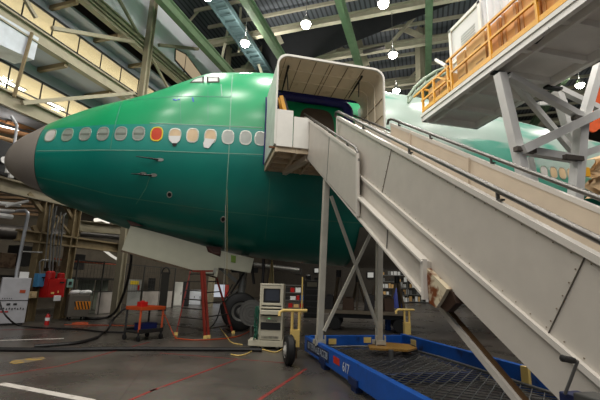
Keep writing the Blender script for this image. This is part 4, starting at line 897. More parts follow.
# grey fan or reel guard beside it with tangled green wire
b = MB(); h0 = L(c, R, -.56, .5, .8); 
for r_ in (.32, .24, .16, .08): b.tube([h0 + R @ V((r_ * math.cos(a), 0, r_ * math.sin(a))) for a in np.linspace(0, 2 * math.pi, 25)[:-1]], .012, 6, closed=True)
for k in range(8): a = k * math.pi / 4; b.bar(h0, h0 + R @ V((.32 * math.cos(a), 0, .26 * math.sin(a))), .012, .012)
b.lathe(h0, R @ V((0, 1, 0)), [(0, .31), (.02, .31)], 24)
b.bar(h0 + R @ V((0, .02, -.25)), L(c, R, -.56, .5, .0), .05, .05).bar(L(c, R, -.74, .5, .02), L(c, R, -.4, .5, .02), .05, .04)
tag(b.build('floor_fan', mat('fan_guard_grey', (92, 91, 87), .4, .4)), 'round grey guard standing between the nose wheel and the rack', 'fan')
b = MB()
for i in range(9):
    pts = [L(c, R, -.34 + random.uniform(-.06, .06), -.01 + random.uniform(-.05, .05), z) for z in np.linspace(1.0, .22, 9)]
    b.tube(pts, .011, 5)
tag(b.build('green_wire_bundle', mat('green_wire', (20, 92, 70), .5), smooth=True), 'tangle of green wire hanging on the side of the computer rack', 'wire')
def hose(name, pts, r, mt, label, cat='hose', z=None, n=8):
    """pts: (px, py) floor points or (px, py, height)"""
    P = []
    for p in pts:
        if len(p) == 2: q = fz(*p); P.append(V((q.x, q.y, r)))
        else: P.append(hit(p[0], p[1], fz(p[0], p[2]), (FW.x, FW.y, 0)))      # third value: floor line below the point
    Q = []
    for i in range(len(P) - 1):                      # Catmull-Rom
        p0, p1, p2, p3 = P[max(i - 1, 0)], P[i], P[i + 1], P[min(i + 2, len(P) - 1)]
        for k in range(8):
            s = k / 8; Q.append(.5 * ((2 * p1) + (p2 - p0) * s + (2 * p0 - 5 * p1 + 4 * p2 - p3) * s * s + (3 * p1 - p0 - 3 * p2 + p3) * s**3))
    Q.append(P[-1]); b = MB().tube(Q, r, n); return tag(b.build(name, mt, smooth=True), label, cat)
HOSE = mat('hose_black', (24, 22, 22), .5)
hose('floor_hose', [(-12, 351.5), (60, 351.8), (130, 350.8), (200, 351.2), (245, 351.5), (262, 352)], .045, HOSE, 'thick black hose lying straight across the floor in front')
hose('floor_hose', [(34, 348), (56, 346.5), (80, 344), (97, 339)], .04, HOSE, 'black hose lying behind the thick front hose, below the orange cart')
hose('electric_cable', [(97, 339), (104, 333), (107.5, 330, 336.5), (113, 320, 336.5), (119, 313.5, 337), (124, 309.2, 337), (130, 308, 337), (136, 308.4, 337)], .03, HOSE, 'black cable rising from the floor onto the orange cart', 'cable')
hose('electric_cable', [(-1, 300, 328.5), (2.5, 310, 328.5), (8, 318, 328.5), (18, 326), (40, 328.6), (75, 329.8), (100, 332.4), (126, 333.2)], .026, HOSE, 'black cable looping from the white cabinet across the floor', 'cable')
hose('electric_cable', [(84, 319.5), (96, 320), (108, 318.2), (116, 311, 320), (122, 298, 322), (127, 283, 323), (131, 262, 324), (131, 253, 325)], .05, HOSE, 'thick black cable hanging down from the open nose gear door', 'cable')
hose('extension_cable', [(175, 338.8), (192, 340.5), (210, 340.2), (228, 338.6), (240, 336.2), (249, 332)], .016, ORANGE, 'orange cord lying around the ladder feet', 'cord')
hose('extension_cable', [(162, 310.6, 337), (166, 318, 337), (171, 329, 337), (176, 338), (186, 340)], .014, ORANGE, 'orange cord dropping from the cart towards the ladder', 'cord')
hose('extension_cable', [(231, 355), (238, 356.2), (246, 354.8), (253, 351.3), (262, 350), (276, 352.6), (287, 346)], .014, YEL, 'yellow cord lying in front of the computer rack', 'cord')
hose('extension_cable', [(220, 328), (226, 336), (232, 343), (246, 345.5)], .012, YEL, 'yellow cord between the ladder and the computer rack', 'cord')
hose('extension_cable', [(64, 325), (90, 325.2), (118, 325.8), (150, 326)], .012, ORANGE, 'orange cord along the floor behind the cart', 'cord')
hose('air_hose', [(198, 329), (206, 330), (213, 325, 329), (218, 316, 329), (221, 304, 329)], .022, HOSE, 'black air hose curving up beside the ladder', 'hose')

# --- orange tool cart
W, D, Hc = .78, .62, .8
c = fz(137.5, 342); R = RF(c, math.radians(38)); c = c + R @ V((W / 2, 0, 0)); t = thing('tool_cart', 'orange topped two shelf cart carrying a red box', 'cart', c)
MB().box(L(c, R, 0, .3, Hc), W, D, .035, R).box(L(c, R, 0, .0, Hc + .02), W, .03, .09, R).box(L(c, R, 0, .6, Hc + .02), W, .03, .09, R).box(L(c, R, -W / 2, .3, Hc + .02), .03, D, .09, R).box(L(c, R, W / 2, .3, Hc + .02), .03, D, .09, R).build('top_shelf', ORANGE, t, bevel=.006)
MB().box(L(c, R, 0, .3, .22), W, D, .05, R).box(L(c, R, 0, .0, .25), W, .03, .1, R).box(L(c, R, 0, .6, .25), W, .03, .1, R).build('bottom_shelf', DARKM, t, bevel=.006)
for x, y in ((-.36, .03), (.36, .03), (-.36, .59), (.36, .59)):
    MB().bar(L(c, R, x, y, .22), L(c, R, x, y, Hc), .05, .05).build('corner_post', ORANGE if y < .1 else DARKM, t)
    MB().cyl(L(c, R, x - .02, y, .07), L(c, R, x + .02, y, .07), .07, n=16).bar(L(c, R, x, y, .08), L(c, R, x, y, .22), .04, .05).build('caster', BLACK, t)
tag(MB().box(L(c, R, -.1, .34, Hc + .02 + .08), .22, .18, .16, R).box(L(c, R, -.1, .34, Hc + .19), .12, .04, .04, R).build('tool_box', RED, bevel=.012), 'small red box standing on the orange cart', 'box')
tag(MB().box(L(c, R, .05, .3, .245 + .08), .46, .36, .16, R).box(L(c, R, .05, .3, .42), .48, .38, .02, R).build('storage_bin', mat('bin_blue', (18, 30, 84), .5), bevel=.012), 'dark blue bin on the lower shelf of the orange cart', 'bin')

# --- red stepladders
def ladder(pl_, pr, top, Hh, label, rungs, w_top, spread):
    c = (fz(*pl_) + fz(*pr)) / 2; t = thing('stepladder', label, 'ladder', c, 'red stepladders under the nose')
    r_, d_ = fr(c); wb = (fz(*pl_) - fz(*pr)).length / 2
    for s in (-1, 1):
        MB().bar(c + r_ * s * wb, c + r_ * s * w_top + d_ * spread * .45 + V((0, 0, Hh)), .07, .035).build('side_rail', LADR, t)
        MB().bar(c + r_ * s * wb * .9 + d_ * spread, c + r_ * s * w_top + d_ * spread * .55 + V((0, 0, Hh)), .05, .03).build('rear_rail', LADR, t)
    for i in range(1, rungs + 1):
        k = i / (rungs + .4); w_ = wb + (w_top - wb) * k; p = c + d_ * spread * .45 * k + V((0, 0, Hh * k)); MB().bar(p - r_ * w_, p + r_ * w_, .09, .03).build('tread', mat('ladder_tread', (86, 84, 80), .4, .4), t)
    p = c + d_ * spread * .5 + V((0, 0, Hh)); MB().box(p, .05 + w_top * 2, .3, .04, RF(c)).build('top_cap', LADR, t)
fA, fB, fC, fD = fz(176, 335), fz(205, 338.5), fz(208.5, 338), fz(233, 333.5)
t = thing('stepladder', 'red double sided stepladder standing under the nose gear door', 'ladder', (fA + fB + fC + fD) / 4)
def up_(b_, x, y, back): return hit(x, y, b_ + V((FW.x, FW.y, 0)) * back, (FW.x, FW.y, 0))
tA, tB, tC, tD = up_(fA, 190.5, 271, .25), up_(fB, 201.5, 271, .35), up_(fC, 204, 271, .45), up_(fD, 214.5, 271, .2)
for a_, q in ((fA, tA), (fB, tB), (fC, tC), (fD, tD)): MB().bar(a_, q, .075, .04).build('side_rail', LADR, t)
for k in (.13, .27, .41, .55, .69, .83, .95): MB().bar(fA + (tA - fA) * k, fB + (tB - fB) * k, .07, .03).build('tread', mat('ladder_tread', (74, 70, 66), .4, .4), t)
for k in (.13, .3, .5, .66, .83, .95): MB().bar(fC + (tC - fC) * k, fD + (tD - fD) * k, .06, .03).build('tread', mat('ladder_tread', (74, 70, 66), .4, .4), t)
MB().bar((tA + tB) / 2, (tC + tD) / 2, .34, .05).build('top_cap', LADR, t)
for f_ in (fA, fB, fC, fD): MB().box(f_ + V((0, 0, .04)), .1, .1, .08).build('rubber_foot', YEL, t)

# --- left edge cabinet and the bent pipe mast
c = fz(9, 325.5); R = RF(c, math.radians(3)); W = spanw(-6, 22.5, 326); Hc = zat(8, 277.5, c)
t = thing('white_cabinet', 'white control cabinet at the left edge with an orange label', 'cabinet', c)
MB().box(L(c, R, 0, .4, Hc / 2 + .03), W, .8, Hc - .06, R).build('cabinet_body', mat('cabinet_white', (178, 178, 182), .45), t, bevel=.02)
MB().box(L(c, R, 0, -.005, Hc * .52), W - .02, .02, .02, R).build('cabinet_joint', DARKM, t)
MB().box(L(c, R, .2, -.006, Hc * .71), .16, .02, .1, R).build('orange_label', ORANGE, t)
b = MB()
for i in range(9): b.box(L(c, R, -.3 + i * .075, -.008, Hc * .34 + (.02 if i % 2 else 0)), .03, .02, .05, R)
for i in range(5): b.box(L(c, R, -.3 + i * .06, -.008, Hc * .56), .02, .02, .03, R)
b.box(L(c, R, -.12, -.008, Hc * .44), .1, .02, .06, R).box(L(c, R, .06, -.008, Hc * .44), .1, .02, .06, R); b.build('control_buttons', INK, t)['kind'] = 'stuff'
MB().box(L(c, R, -.2, -.008, Hc * .285), .22, .02, .04, R).build('red_strip', RED, t)
MB().box(L(c, R, 0, .4, .03), W - .1, .7, .06, R).build('plinth', DARKM, t)
p = L(c, R, .18, .3, Hc); tag(MB().box(p + V((0, 0, .1)), .26, .2, .2, R).build('paper_box', PAPER, bevel=.008), 'small white box on top of the white cabinet', 'box')
b0 = fz(13, 329); mp = fr(b0)[1]
P = [V((b0.x, b0.y, 0))] + [hit(x, y, b0, V((FW.x, FW.y, 0))) for x, y in [(16, 273), (22, 241), (28.5, 210), (28.5, 206.5), (25.5, 204), (18, 204.5), (-4, 208)]]
tag(MB().tube([P[0] + mp * 1.5] + [q + mp * 1.5 for q in P[1:]], .055, 12).build('bent_pipe_mast', mat('pipe_silver', (176, 178, 182), .35, .4), smooth=True), 'silver pipe mast bent over at the top behind the white cabinet', 'pipe')
# white tubes overhead at the left edge
for i, (a_, q, r_) in enumerate((((-6, 203), (20, 205), .07), ((-6, 210), (14, 211), .05), ((6, 206), (28, 201), .05), ((-6, 214.5), (12, 217), .08))):
    tag(MB().tube([PU(*a_, QU + .35 + i * .12), PU(*q, QU + .35 + i * .12)], r_, 8).build('overhead_tube', mat('tube_white', (226, 226, 224), .3)), ('white overhead tube at the left edge, topmost', 'white overhead tube at the left edge, second', 'white overhead tube rising to the bent mast', 'white overhead tube at the left edge, lowest')[i], 'tube', 'white overhead tubes')
# --- things mounted on the columns
def onq(x0, y0, x1, y1, du, dep, name, mt, label, cat, parts=None):
    a_ = PU(x0, y1, QU + du); q = PU(x1, y1, QU + du); zt = PU((x0 + x1) / 2, y0, QU + du).z; zb = PU((x0 + x1) / 2, y1, QU + du).z
    c_ = (a_ + q) / 2; w_ = (q - a_).length; return c_, w_, zb, zt
cb = mat('box_blue', (76, 142, 190), .5)
def qbox(x0, y0, x1, y1, du, dep, name, mt, label, cat, bevel=.01, extra=None, group=None):
    c_, w_, zb, zt = onq(x0, y0, x1, y1, du, dep, name, mt, label, cat); t = thing(name, label, cat, V((c_.x, c_.y, zb)), group)
    MB().box(V((c_.x, c_.y, (zb + zt) / 2)) - G2 * dep / 2, dep, w_, zt - zb, RG).build('housing', mt, t, bevel=bevel)
    if extra: extra(t, V((c_.x, c_.y, zb)), w_, zt - zb)
    return t
def _door(mt, sc=.86, name='door'):
    def f(t, c_, w_, h_): MB().box(c_ + V((0, 0, h_ / 2)) + G2 * .012, .025, w_ * sc, h_ * sc, RG).build(name, mt, t)
    return f
def blueparts(t, c_, w_, h_):
    MB().box(c_ + V((0, 0, h_ * .7)) + G2 * .015, .03, w_ * .3, h_ * .1, RG).bar(c_ + V((0, 0, h_ * .45)) + G2 * .03, c_ + V((0, 0, h_ * .7)) + G2 * .03, .02, .02).build('switch_handle', INK, t)
    MB().box(c_ + V((0, 0, h_ * .5)) + G2 * .006, .012, w_ * .9, h_ * .92, RG).build('door', cb, t)
qbox(36.5, 273.5, 46.5, 287, .35, .25, 'switch_box', cb, 'light blue switch box between the two floor columns', 'switch box', extra=blueparts)
qbox(28, 291.5, 36.5, 298.2, .35, .12, 'junction_box', mat('box_beige', (206, 184, 140), .5), 'beige junction box low on the first floor column', 'junction box', extra=_door(mat('box_beige_door', (214, 194, 152), .5), .44))
def alarm(t, c_, w_, h_):
    MB().box(c_ + V((0, 0, h_ / 2)) + G2 * .012, .025, w_ * .92, h_ * .94, RG).build('door', RED, t)
    MB().box(c_ + V((0, 0, h_ * .8)) + G2 * .03 + G1 * w_ * .25, .03, w_ * .24, h_ * .08, RG).build('gauge', INK, t)
    MB().box(c_ + V((0, 0, h_ * .24)) + G2 * .03 - G1 * w_ * .2, .02, w_ * .16, h_ * .1, RG).box(c_ + V((0, 0, h_ * .3)) + G2 * .03 + G1 * w_ * .1, .02, w_ * .05, h_ * .12, RG).build('yellow_mark', YEL, t)
    for k, s in ((-.3, 1), (.3, .8)): MB().lathe(c_ + V((0, 0, h_ + .12 * s)) + G1 * w_ * k - G2 * .12, V((.0, 0, 1)), [(-.12 * s, .16 * s), (.1 * s, .16 * s), (.15 * s, .1 * s)], 18).build('alarm_bell', RED, t, smooth=True)
qbox(45.5, 278.5, 63.5, 297.5, .55, .35, 'alarm_cabinet', RED, 'red alarm cabinet with two red bells on top', 'alarm cabinet', extra=alarm)
qbox(53.5, 295.5, 60.5, 301, .6, .03, 'paper_notice', PAPER, 'white paper notice hanging below the red alarm cabinet', 'notice', extra=None)
qbox(66.5, 279, 72.5, 287.5, .3, .15, 'switch_cabinet', mat('panel_teal', (120, 160, 150), .5), 'small teal switch panel right of the red alarm cabinet', 'switch panel', extra=_door(INK, .4, 'switches'))
# conduits up the columns
for i, (pts, lab) in enumerate((([(40, 274), (39.5, 262), (42, 260), (48, 260)], 'thin conduit bending over the light blue switch box'), ([(49, 280), (51, 240), (56.5, 206)], 'grey conduit rising above the red cabinet, first'), ([(52, 280), (54, 240), (58, 216)], 'grey conduit rising above the red cabinet, second'), ([(60, 250), (64, 216), (66, 213)], 'grey conduit beside the second floor column'), ([(22, 251.5), (42, 252.5)], 'short cross pipe between mast and first floor column'))):
    tag(MB().tube([PU(x, y, QU + .4) for x, y in pts], .028, 8).build('conduit', mat('conduit_grey', (128, 128, 126), .4, .4)), lab, 'conduit', 'conduits by the columns')
tag(MB().tube([PU(x, y, QU - .6) for x, y in [(54, 258.6), (66, 260.6), (90, 262.6), (118, 264.5)]], .035, 8).build('orange_pipe', mat('pipe_orange', (196, 92, 56), .5)), 'thin orange pipe running level between the columns', 'pipe')
# fire extinguisher
c = fz(46.5, 325); t = thing('fire_extinguisher', 'red fire extinguisher standing by the first floor column', 'fire extinguisher', c)
MB().lathe(c, (0, 0, 1), [(0, .07), (.28, .07), (.34, .04), (.36, .025)], 18).build('cylinder', RED, t, smooth=True)
MB().lathe(c + V((0, 0, .36)), (0, 0, 1), [(0, .025), (.03, .03), (.05, .015)], 12).box(c + V((0, 0, .42)), .12, .02, .02).tube([c + V((.03, 0, .4)), c + V((.1, 0, .32)), c + V((.09, 0, .14))], .01).build('valve', INK, t)
MB().lathe(c + V((0, 0, .14)), (0, 0, 1), [(0, .0715), (.1, .0715)], 18).build('label_band', PAPER, t)
# hazard-striped equipment bin
c = fz(77, 320.5); R = RF(c, math.radians(8)); W = spanw(66.5, 88, 321); Hc = zat(77, 294.5, c)
t = thing('equipment_bin', 'grey equipment bin with an orange hazard striped plate and white bags on top', 'bin', c)
MB().box(L(c, R, 0, .45, Hc / 2 + .06), W, .9, Hc - .12, R).build('bin_body', mat('bin_grey', (104, 98, 88), .5), t, bevel=.03)
hp = MB().box(L(c, R, .12, -.01, Hc * .58), .52, .02, .3, R).build('hazard_plate', mat('hazard_orange', (232, 142, 30), .5), t)
b = MB()
for i in range(5): b.prism([L(c, R, -.1 + i * .105 + dx, -.022, Hc * .58 + dz) for dx, dz in ((0, -.14), (.045, -.14), (-.045, .14), (-.09, .14))], R @ V((0, .006, 0)))
b.build('hazard_stripes', INK, hp)
for x, y in ((-W / 2 + .12, .1), (W / 2 - .12, .1), (-W / 2 + .12, .8), (W / 2 - .12, .8)): MB().cyl(L(c, R, x - .03, y, .07), L(c, R, x + .03, y, .07), .07, n=14).build('caster', BLACK, t)
for i, (x, y) in enumerate(((-.2, .2), (.12, .25), (.3, .5), (-.05, .6))): tag(MB().sphere(L(c, R, x, y, Hc + .08), .16, 14, 8, .55).build('white_bag', PAPER, smooth=True), ('leftmost white bag on the equipment bin', 'front middle white bag on the equipment bin', 'rightmost white bag on the equipment bin', 'rear white bag on the equipment bin')[i], 'bag', 'white bags on the equipment bin')
p = fz(80, 324.5); tag(MB().box(p + V((0, 0, .03)), .5, .3, .06, RF(p)).box(p + V((0, 0, .07)), .3, .12, .03, RF(p)).build('floor_pad', ORANGE, bevel=.02), 'flat orange pad lying on the floor before the bin', 'pad')

# --- fence of dark tube and wire with low pale panels, electrical cabinets behind it
fa, fb = fz(70, 317), fz(172, 307.5); fd = (fb - fa).normalized(); fl = (fb - fa).length
t = thing('wire_fence', 'dark wire fence with pale low panels behind the orange cart', 'fence', (fa + fb) / 2)
FT = mat('fence_tube', (74, 72, 68), .5, .4)
for k in range(6): p = fa + fd * fl * k / 5; MB().cyl(p, p + V((0, 0, 2.35)), .035, n=10).build('fence_post', FT, t)
b = MB()
for z in (1.0, 2.3): b.bar(fa + V((0, 0, z)), fb + V((0, 0, z)), .05, .05)
b.build('fence_rail', FT, t)
b = MB()
for k in range(40): p = fa + fd * fl * k / 39; b.bar(p + V((0, 0, .9)), p + V((0, 0, 2.3)), .008, .008)
for k in range(6): b.bar(fa + V((0, 0, 1.1 + k * .22)), fb + V((0, 0, 1.1 + k * .22)), .008, .008)
b.build('fence_wire', FT, t)
for x0, x1 in ((.18, .38), (.6, .98)): MB().bar(fa + fd * fl * x0 + V((0, 0, .5)), fa + fd * fl * x1 + V((0, 0, .5)), .03, .95).build('fence_panel', mat('fence_panel', (176, 168, 160), .6), t)
tw = G1.cross(V((0, 0, 1)))
ECAB = mat('cabinet_sage', (150, 156, 140), .55)
def upright(x0, x1, yb, yt, dep, name, mt, label, cat, parts, group=None, turn=0):
    c_ = fz((x0 + x1) / 2, yb); R_ = RF(c_, turn); w_ = spanw(x0, x1, yb); h_ = zat((x0 + x1) / 2, yt, c_); t_ = thing(name, label, cat, c_, group)
    MB().box(L(c_, R_, 0, dep / 2, h_ / 2), w_, dep, h_, R_).build('body', mt, t_, bevel=.015)
    parts(t_, c_, R_, w_, h_); return t_
def doors(n, mt, hmt=DARKM):
    def f(t_, c_, R_, w_, h_):
        for k in range(n):
            x = w_ * ((k + .5) / n - .5); d_ = MB().box(L(c_, R_, x, -.012, h_ * .5), w_ / n * .93, .024, h_ * .94, R_).build('door', mt, t_, bevel=.004)
            MB().box(L(c_, R_, x + w_ / n * .36, -.035, h_ * .52), .03, .03, .16, R_).build('handle', hmt, d_)
    return f
upright(74, 91, 311, 278, .5, 'electrical_cabinet', ECAB, 'sage electrical cabinet behind the fence, nearest the bin', 'cabinet', doors(3, ECAB), 'electrical cabinets behind the fence')
upright(92, 105, 310, 279, .5, 'electrical_cabinet', ECAB, 'sage electrical cabinet behind the fence, beside the tall column', 'cabinet', doors(2, ECAB), 'electrical cabinets behind the fence')
def panelbits(t_, c_, R_, w_, h_):
    MB().box(L(c_, R_, -.05 * w_, -.012, h_ * .88), w_ * .66, .02, h_ * .14, R_).build('yellow_sign', mat('sign_yellow', (222, 190, 40), .5), t_)
    MB().box(L(c_, R_, .3 * w_, -.02, h_ * .7), .1, .04, .3, R_).build('red_gauge', RED, t_)
upright(126, 139, 306, 279.5, .4, 'notice_board', mat('board_grey', (150, 150, 146), .6), 'grey board with a yellow sign behind the fence', 'notice board', panelbits)
upright(146, 153, 303.5, 278, .5, 'tall_locker', DARKM, 'dark tall locker behind the fence', 'locker', doors(1, DARKM))
upright(158, 166, 311, 272, .5, 'gas_bottle_cage', mat('cage_dark', (54, 52, 48), .5, .4), 'dark upright cage at the end of the fence', 'cage', lambda t_, c_, R_, w_, h_: MB().tube([L(c_, R_, w_ * .5 * math.cos(a), -.05, h_ - .1 + .35 * math.sin(a)) for a in np.linspace(0, math.pi, 12)], .04).build('cage_hoop', DARKM, t_))
# far cabinets under the nose
upright(173, 181, 306, 282, .7, 'far_cabinet', WHITE, 'white cabinet far under the nose, left of the black one', 'cabinet', doors(1, WHITE), 'cabinets at the far wall')
upright(181.5, 188, 306, 281.5, .7, 'far_cabinet', INK, 'black cabinet far under the nose', 'cabinet', doors(1, INK), 'cabinets at the far wall')
upright(189, 200, 305, 290, .7, 'far_cabinet', PALEW, 'low white cabinet far behind the ladder', 'cabinet', doors(2, PALEW), 'cabinets at the far wall')
c = fz(219, 302.5); R = RF(c); h1 = zat(218, 284.5, c); h0_ = zat(218, 297, c); w_ = spanw(212, 226, 302)
t = thing('light_board', 'bright white board far behind the ladder with a red end', 'board', c)
MB().box(L(c, R, -.1, .04, (h0_ + h1) / 2), w_ * .8, .06, h1 - h0_, R).build('board_face', emit('backlit_board', (226, 232, 240), .55), t)
MB().box(L(c, R, w_ * .45, .04, (h0_ + h1) / 2), w_ * .22, .08, h1 - h0_, R).build('red_end', RED, t)
for x in (-.8, .8): MB().bar(L(c, R, x * w_ / 2, .1, 0), L(c, R, x * w_ / 2, .1, h0_), .06, .06).build('leg', GREYM, t)

# --- racks and clutter further back, under the belly
def rack(x0, x1, yb, yt, dep, n, label, items, mt=GREYM, seed=1):
    rnd = random.Random(seed); c_ = fz((x0 + x1) / 2, yb); R_ = RF(c_); w_ = spanw(x0, x1, yb); h_ = zat((x0 + x1) / 2, yt, c_)
    t_ = thing('storage_rack', label, 'rack', c_, 'storage racks under the belly')
    for x in (-1, 1):
        for y in (0, dep): MB().bar(L(c_, R_, x * w_ / 2, y, 0), L(c_, R_, x * w_ / 2, y, h_), .07, .07).build('upright', mt, t_)
    for k in range(n): MB().box(L(c_, R_, 0, dep / 2, .12 + (h_ - .2) * k / (n - 1)), w_, dep, .05, R_).build('shelf', mt, t_)
    for k in range(n - 1):
        x = -w_ / 2 + .1; z0 = .145 + (h_ - .2) * k / (n - 1); gap = (h_ - .2) / (n - 1) - .1; i = 0
        while x < w_ / 2 - .25:
            ww = rnd.uniform(.18, .4); hh = gap * rnd.uniform(.45, .9); m_, nm, col = rnd.choice(items)
            if rnd.random() < .82:
                o = MB().box(L(c_, R_, x + ww / 2, dep * .4, z0 + hh / 2), ww * .9, dep * .6, hh, R_).build(nm, m_, bevel=.012)
                tag(o, '%s %s, %s shelf up, %s from the left, on %s' % (col, nm.replace('storage_', ''), ('lowest', 'second', 'third', 'fourth', 'fifth')[k], ('first', 'second', 'third', 'fourth', 'fifth', 'sixth', 'seventh', 'eighth', 'ninth', 'tenth', 'eleventh', 'twelfth')[min(i, 11)], {3: 'rack beside the computer', 5: 'rack behind the right post', 8: 'rack behind the stringer', 11: 'rack below the stringer'}[seed]), nm.split('_')[-1], 'stored boxes on %s' % label.split(',')[0])
            x += ww + .03; i += 1
IT = [(PAPER, 'storage_box', 'white'), (CARD, 'storage_box', 'brown'), (BLUE, 'storage_bin', 'blue'), (GREYM, 'storage_bin', 'grey'), (RED, 'storage_box', 'red'), (DARKM, 'storage_box', 'dark')]
rack(283, 303, 310, 284, .6, 4, 'low rack right of the computer rack', IT, seed=3)
IT2 = [(PAPER, 'storage_box', 'white'), (PAPER, 'storage_box', 'white'), (GREYM, 'storage_bin', 'grey'), (CARD, 'storage_box', 'brown'), (DARKM, 'storage_box', 'dark')]
rack(385, 404, 303, 268, .7, 6, 'far rack behind the right post', IT2, seed=5); rack(405, 426, 303, 267, .7, 6, 'far rack behind the stair stringer', IT2, seed=8)
rack(445, 462, 306, 280, .7, 4, 'far rack below the stair stringer', IT, seed=11)
# dark tool chest
def chest(t_, c_, R_, w_, h_):
    for k in range(5):
        d_ = MB().box(L(c_, R_, 0, -.012, h_ * (.1 + .155 * k)), w_ * .92, .024, h_ * .135, R_).build('drawer', mat('drawer_dark', (64, 62, 60), .4), t_, bevel=.004); MB().box(L(c_, R_, 0, -.03, h_ * (.1 + .155 * k) + .05), w_ * .8, .02, .02, R_).build('handle', GREYM, d_)
    MB().box(L(c_, R_, -.1, -.015, h_ * .88), w_ * .5, .02, h_ * .12, R_).build('pale_label', mat('label_tan', (130, 124, 108), .6), t_)
    MB().lathe(L(c_, R_, -.3 * w_, .2, h_), (0, 0, 1), [(0, .14), (.2, .14), (.26, .08)], 16).box(L(c_, R_, .2, .3, h_ + .06), .4, .3, .12, R_).build('chest_top_tools', INK, t_)
upright(304, 323, 318, 280, .8, 'tool_chest', mat('chest_dark', (56, 54, 52), .45), 'dark tool chest behind the left stair post', 'tool chest', chest)
c = fz(301.5, 312); tag(MB().bar(c, V((c.x, c.y, zat(301, 277, c))), .12, .05).box(c + V((0, 0, .04)), .4, .3, .06).build('yellow_post', YEL), 'yellow upright standing left of the tool chest', 'post')
c = fz(269.5, 322); z0 = 1.25; z1 = zat(270, 260, c)
t = thing('pale_cone', 'tall pale yellow cone standing up behind the computer rack', 'cone', c)
MB().lathe(c + V((0, 0, z0)), (0, 0, 1), [(0, .14), (.2, .14), (z1 - z0, .03)], 18).build('cone', mat('cone_cream', (222, 196, 140), .5), t, smooth=True); MB().lathe(c, (0, 0, 1), [(0, .3), (.04, .3), (.06, .05), (z0 + .1, .05)], 16).build('stand', INK, t); MB().lathe(c + V((0, 0, z0 - .02)), (0, 0, 1), [(0, .16), (.14, .16)], 16).build('collar', INK, t)
# flat trailer carrying tripod stands
ta, tb_ = fz(328, 333), fz(402, 331); c = (ta + tb_) / 2; R = RF(c); W = (tb_ - ta).length
ht = zat(365, 311, c)
t = thing('flat_trailer', 'long low trailer with a pale edge under the belly', 'trailer', c)
MB().box(L(c, R, 0, .9, ht - .06), W, 1.8, .12, R).build('trailer_bed', mat('trailer_edge', (128, 116, 98), .6), t)
MB().box(L(c, R, 0, .9, ht - .2), W - .4, 1.4, .16, R).build('trailer_chassis', DARKM, t)
for x in (-W / 2 + .4, W / 2 - .4):
    for y in (.15, 1.65): MB().lathe(L(c, R, x, y, .24), R @ V((0, 1, 0)), [(-.09, .1), (-.09, .22), (.09, .22), (.09, .1)], 20).build('trailer_wheel', BLACK, t, smooth=True)
for i, x in enumerate((-1.05, -.3, .45, 1.15)):
    p = L(c, R, x, .9, ht); s_ = thing('tripod_stand', ('dark tripod stand on the trailer, nearest the left post', 'dark tripod stand on the trailer, second from the left post', 'dark tripod stand on the trailer, third from the left post', 'dark tripod stand on the trailer, nearest the right post')[i], 'stand', p, 'tripod stands on the trailer')
    hh = zat(365, 273 + (i % 2) * 5, c) - ht
    for k in range(3): a = k * 2.094 + .4 * i; MB().bar(p + R @ V((.35 * math.cos(a), .4 * math.sin(a), 0)), p + V((0, 0, hh)), .08, .08).build('leg', mat('stand_dark', (104, 90, 72), .5), s_)
    MB().cyl(p + V((0, 0, hh - .15)), p + V((0, 0, hh + .12)), .1, n=12).build('head', DARKM, s_)
for i, (x, w_, h_) in enumerate(((-1.35, .3, .5), (-.65, .4, .42), (.1, .35, .55), (.8, .34, .45))):
    tag(MB().box(L(c, R, x, .35, ht + h_ / 2), w_, .4, h_, R).box(L(c, R, x, .35, ht + h_ + .02), w_ * .5, .2, .04, R).build('tool_case', mat('case_brown' if i % 2 else 'case_dark', (84, 62, 46) if i % 2 else (52, 50, 50), .6), bevel=.015), ('dark tool case on the trailer, at its left end', 'brown tool case on the trailer, second from the left', 'dark tool case on the trailer, third from the left', 'brown tool case on the trailer, at its right end')[i], 'case', 'tool cases on the trailer')
c = fz(388, 330); t = thing('gas_cylinder', 'blue gas cylinder standing by the right stair post', 'gas cylinder', c)
MB().lathe(c, (0, 0, 1), [(0, .11), (.72, .11), (.82, .06)], 18).build('cylinder_body', mat('cylinder_blue', (24, 84, 170), .4), t, smooth=True); MB().lathe(c + V((0, 0, .82)), (0, 0, 1), [(0, .04), (.08, .04), (.1, .06), (.14, .05)], 12).build('valve', GREYM, t)
c = fz(398, 313); t = thing('covered_stand', 'stand under a dark blue cover beside the far racks', 'stand', c)
MB().lathe(c, (0, 0, 1), [(.3, .42), (.7, .36), (1.2, .26), (1.5, .12)], 20).build('blue_cover', mat('cover_blue', (34, 48, 120), .6), t, smooth=True); MB().cyl(c, c + V((0, 0, .5)), .06).box(c + V((0, 0, .03)), .6, .6, .06).build('stand_pole', DARKM, t)
# work tables and ducts at the far end, right of the racks
for i, (x0, x1, y, lab) in enumerate(((455, 486, 311, 'far grey work table in the gap under the stairs, nearer'), (462, 492, 306.5, 'far grey work table under the stairs, further back'))):
    a_, q = fz(x0, y), fz(x1, y); c = (a_ + q) / 2; R = RF(c); W = (q - a_).length; t = thing('work_table', lab, 'table', c, 'work tables under the stairs')
    MB().box(L(c, R, 0, .4, .86), W, .8, .06, R).build('table_top', GREYM, t)
    for x in (-W / 2 + .06, W / 2 - .06):
        for yy in (.06, .74): MB().bar(L(c, R, x, yy, 0), L(c, R, x, yy, .85), .06, .06).build('leg', DARKM, t)
    for k in range(4): tag(MB().box(L(c, R, -W * .36 + k * W * .24, .35, .89 + .1 + .03 * k), .3, .3, .2 + .06 * k, R).build('parts_box', (ORANGE, PAPER, DARKM, RED)[k], bevel=.01), '%s parts box on the %s' % (('orange', 'white', 'black', 'red')[k], lab[4:].replace('grey ', '')), 'box', 'parts boxes on the work tables')
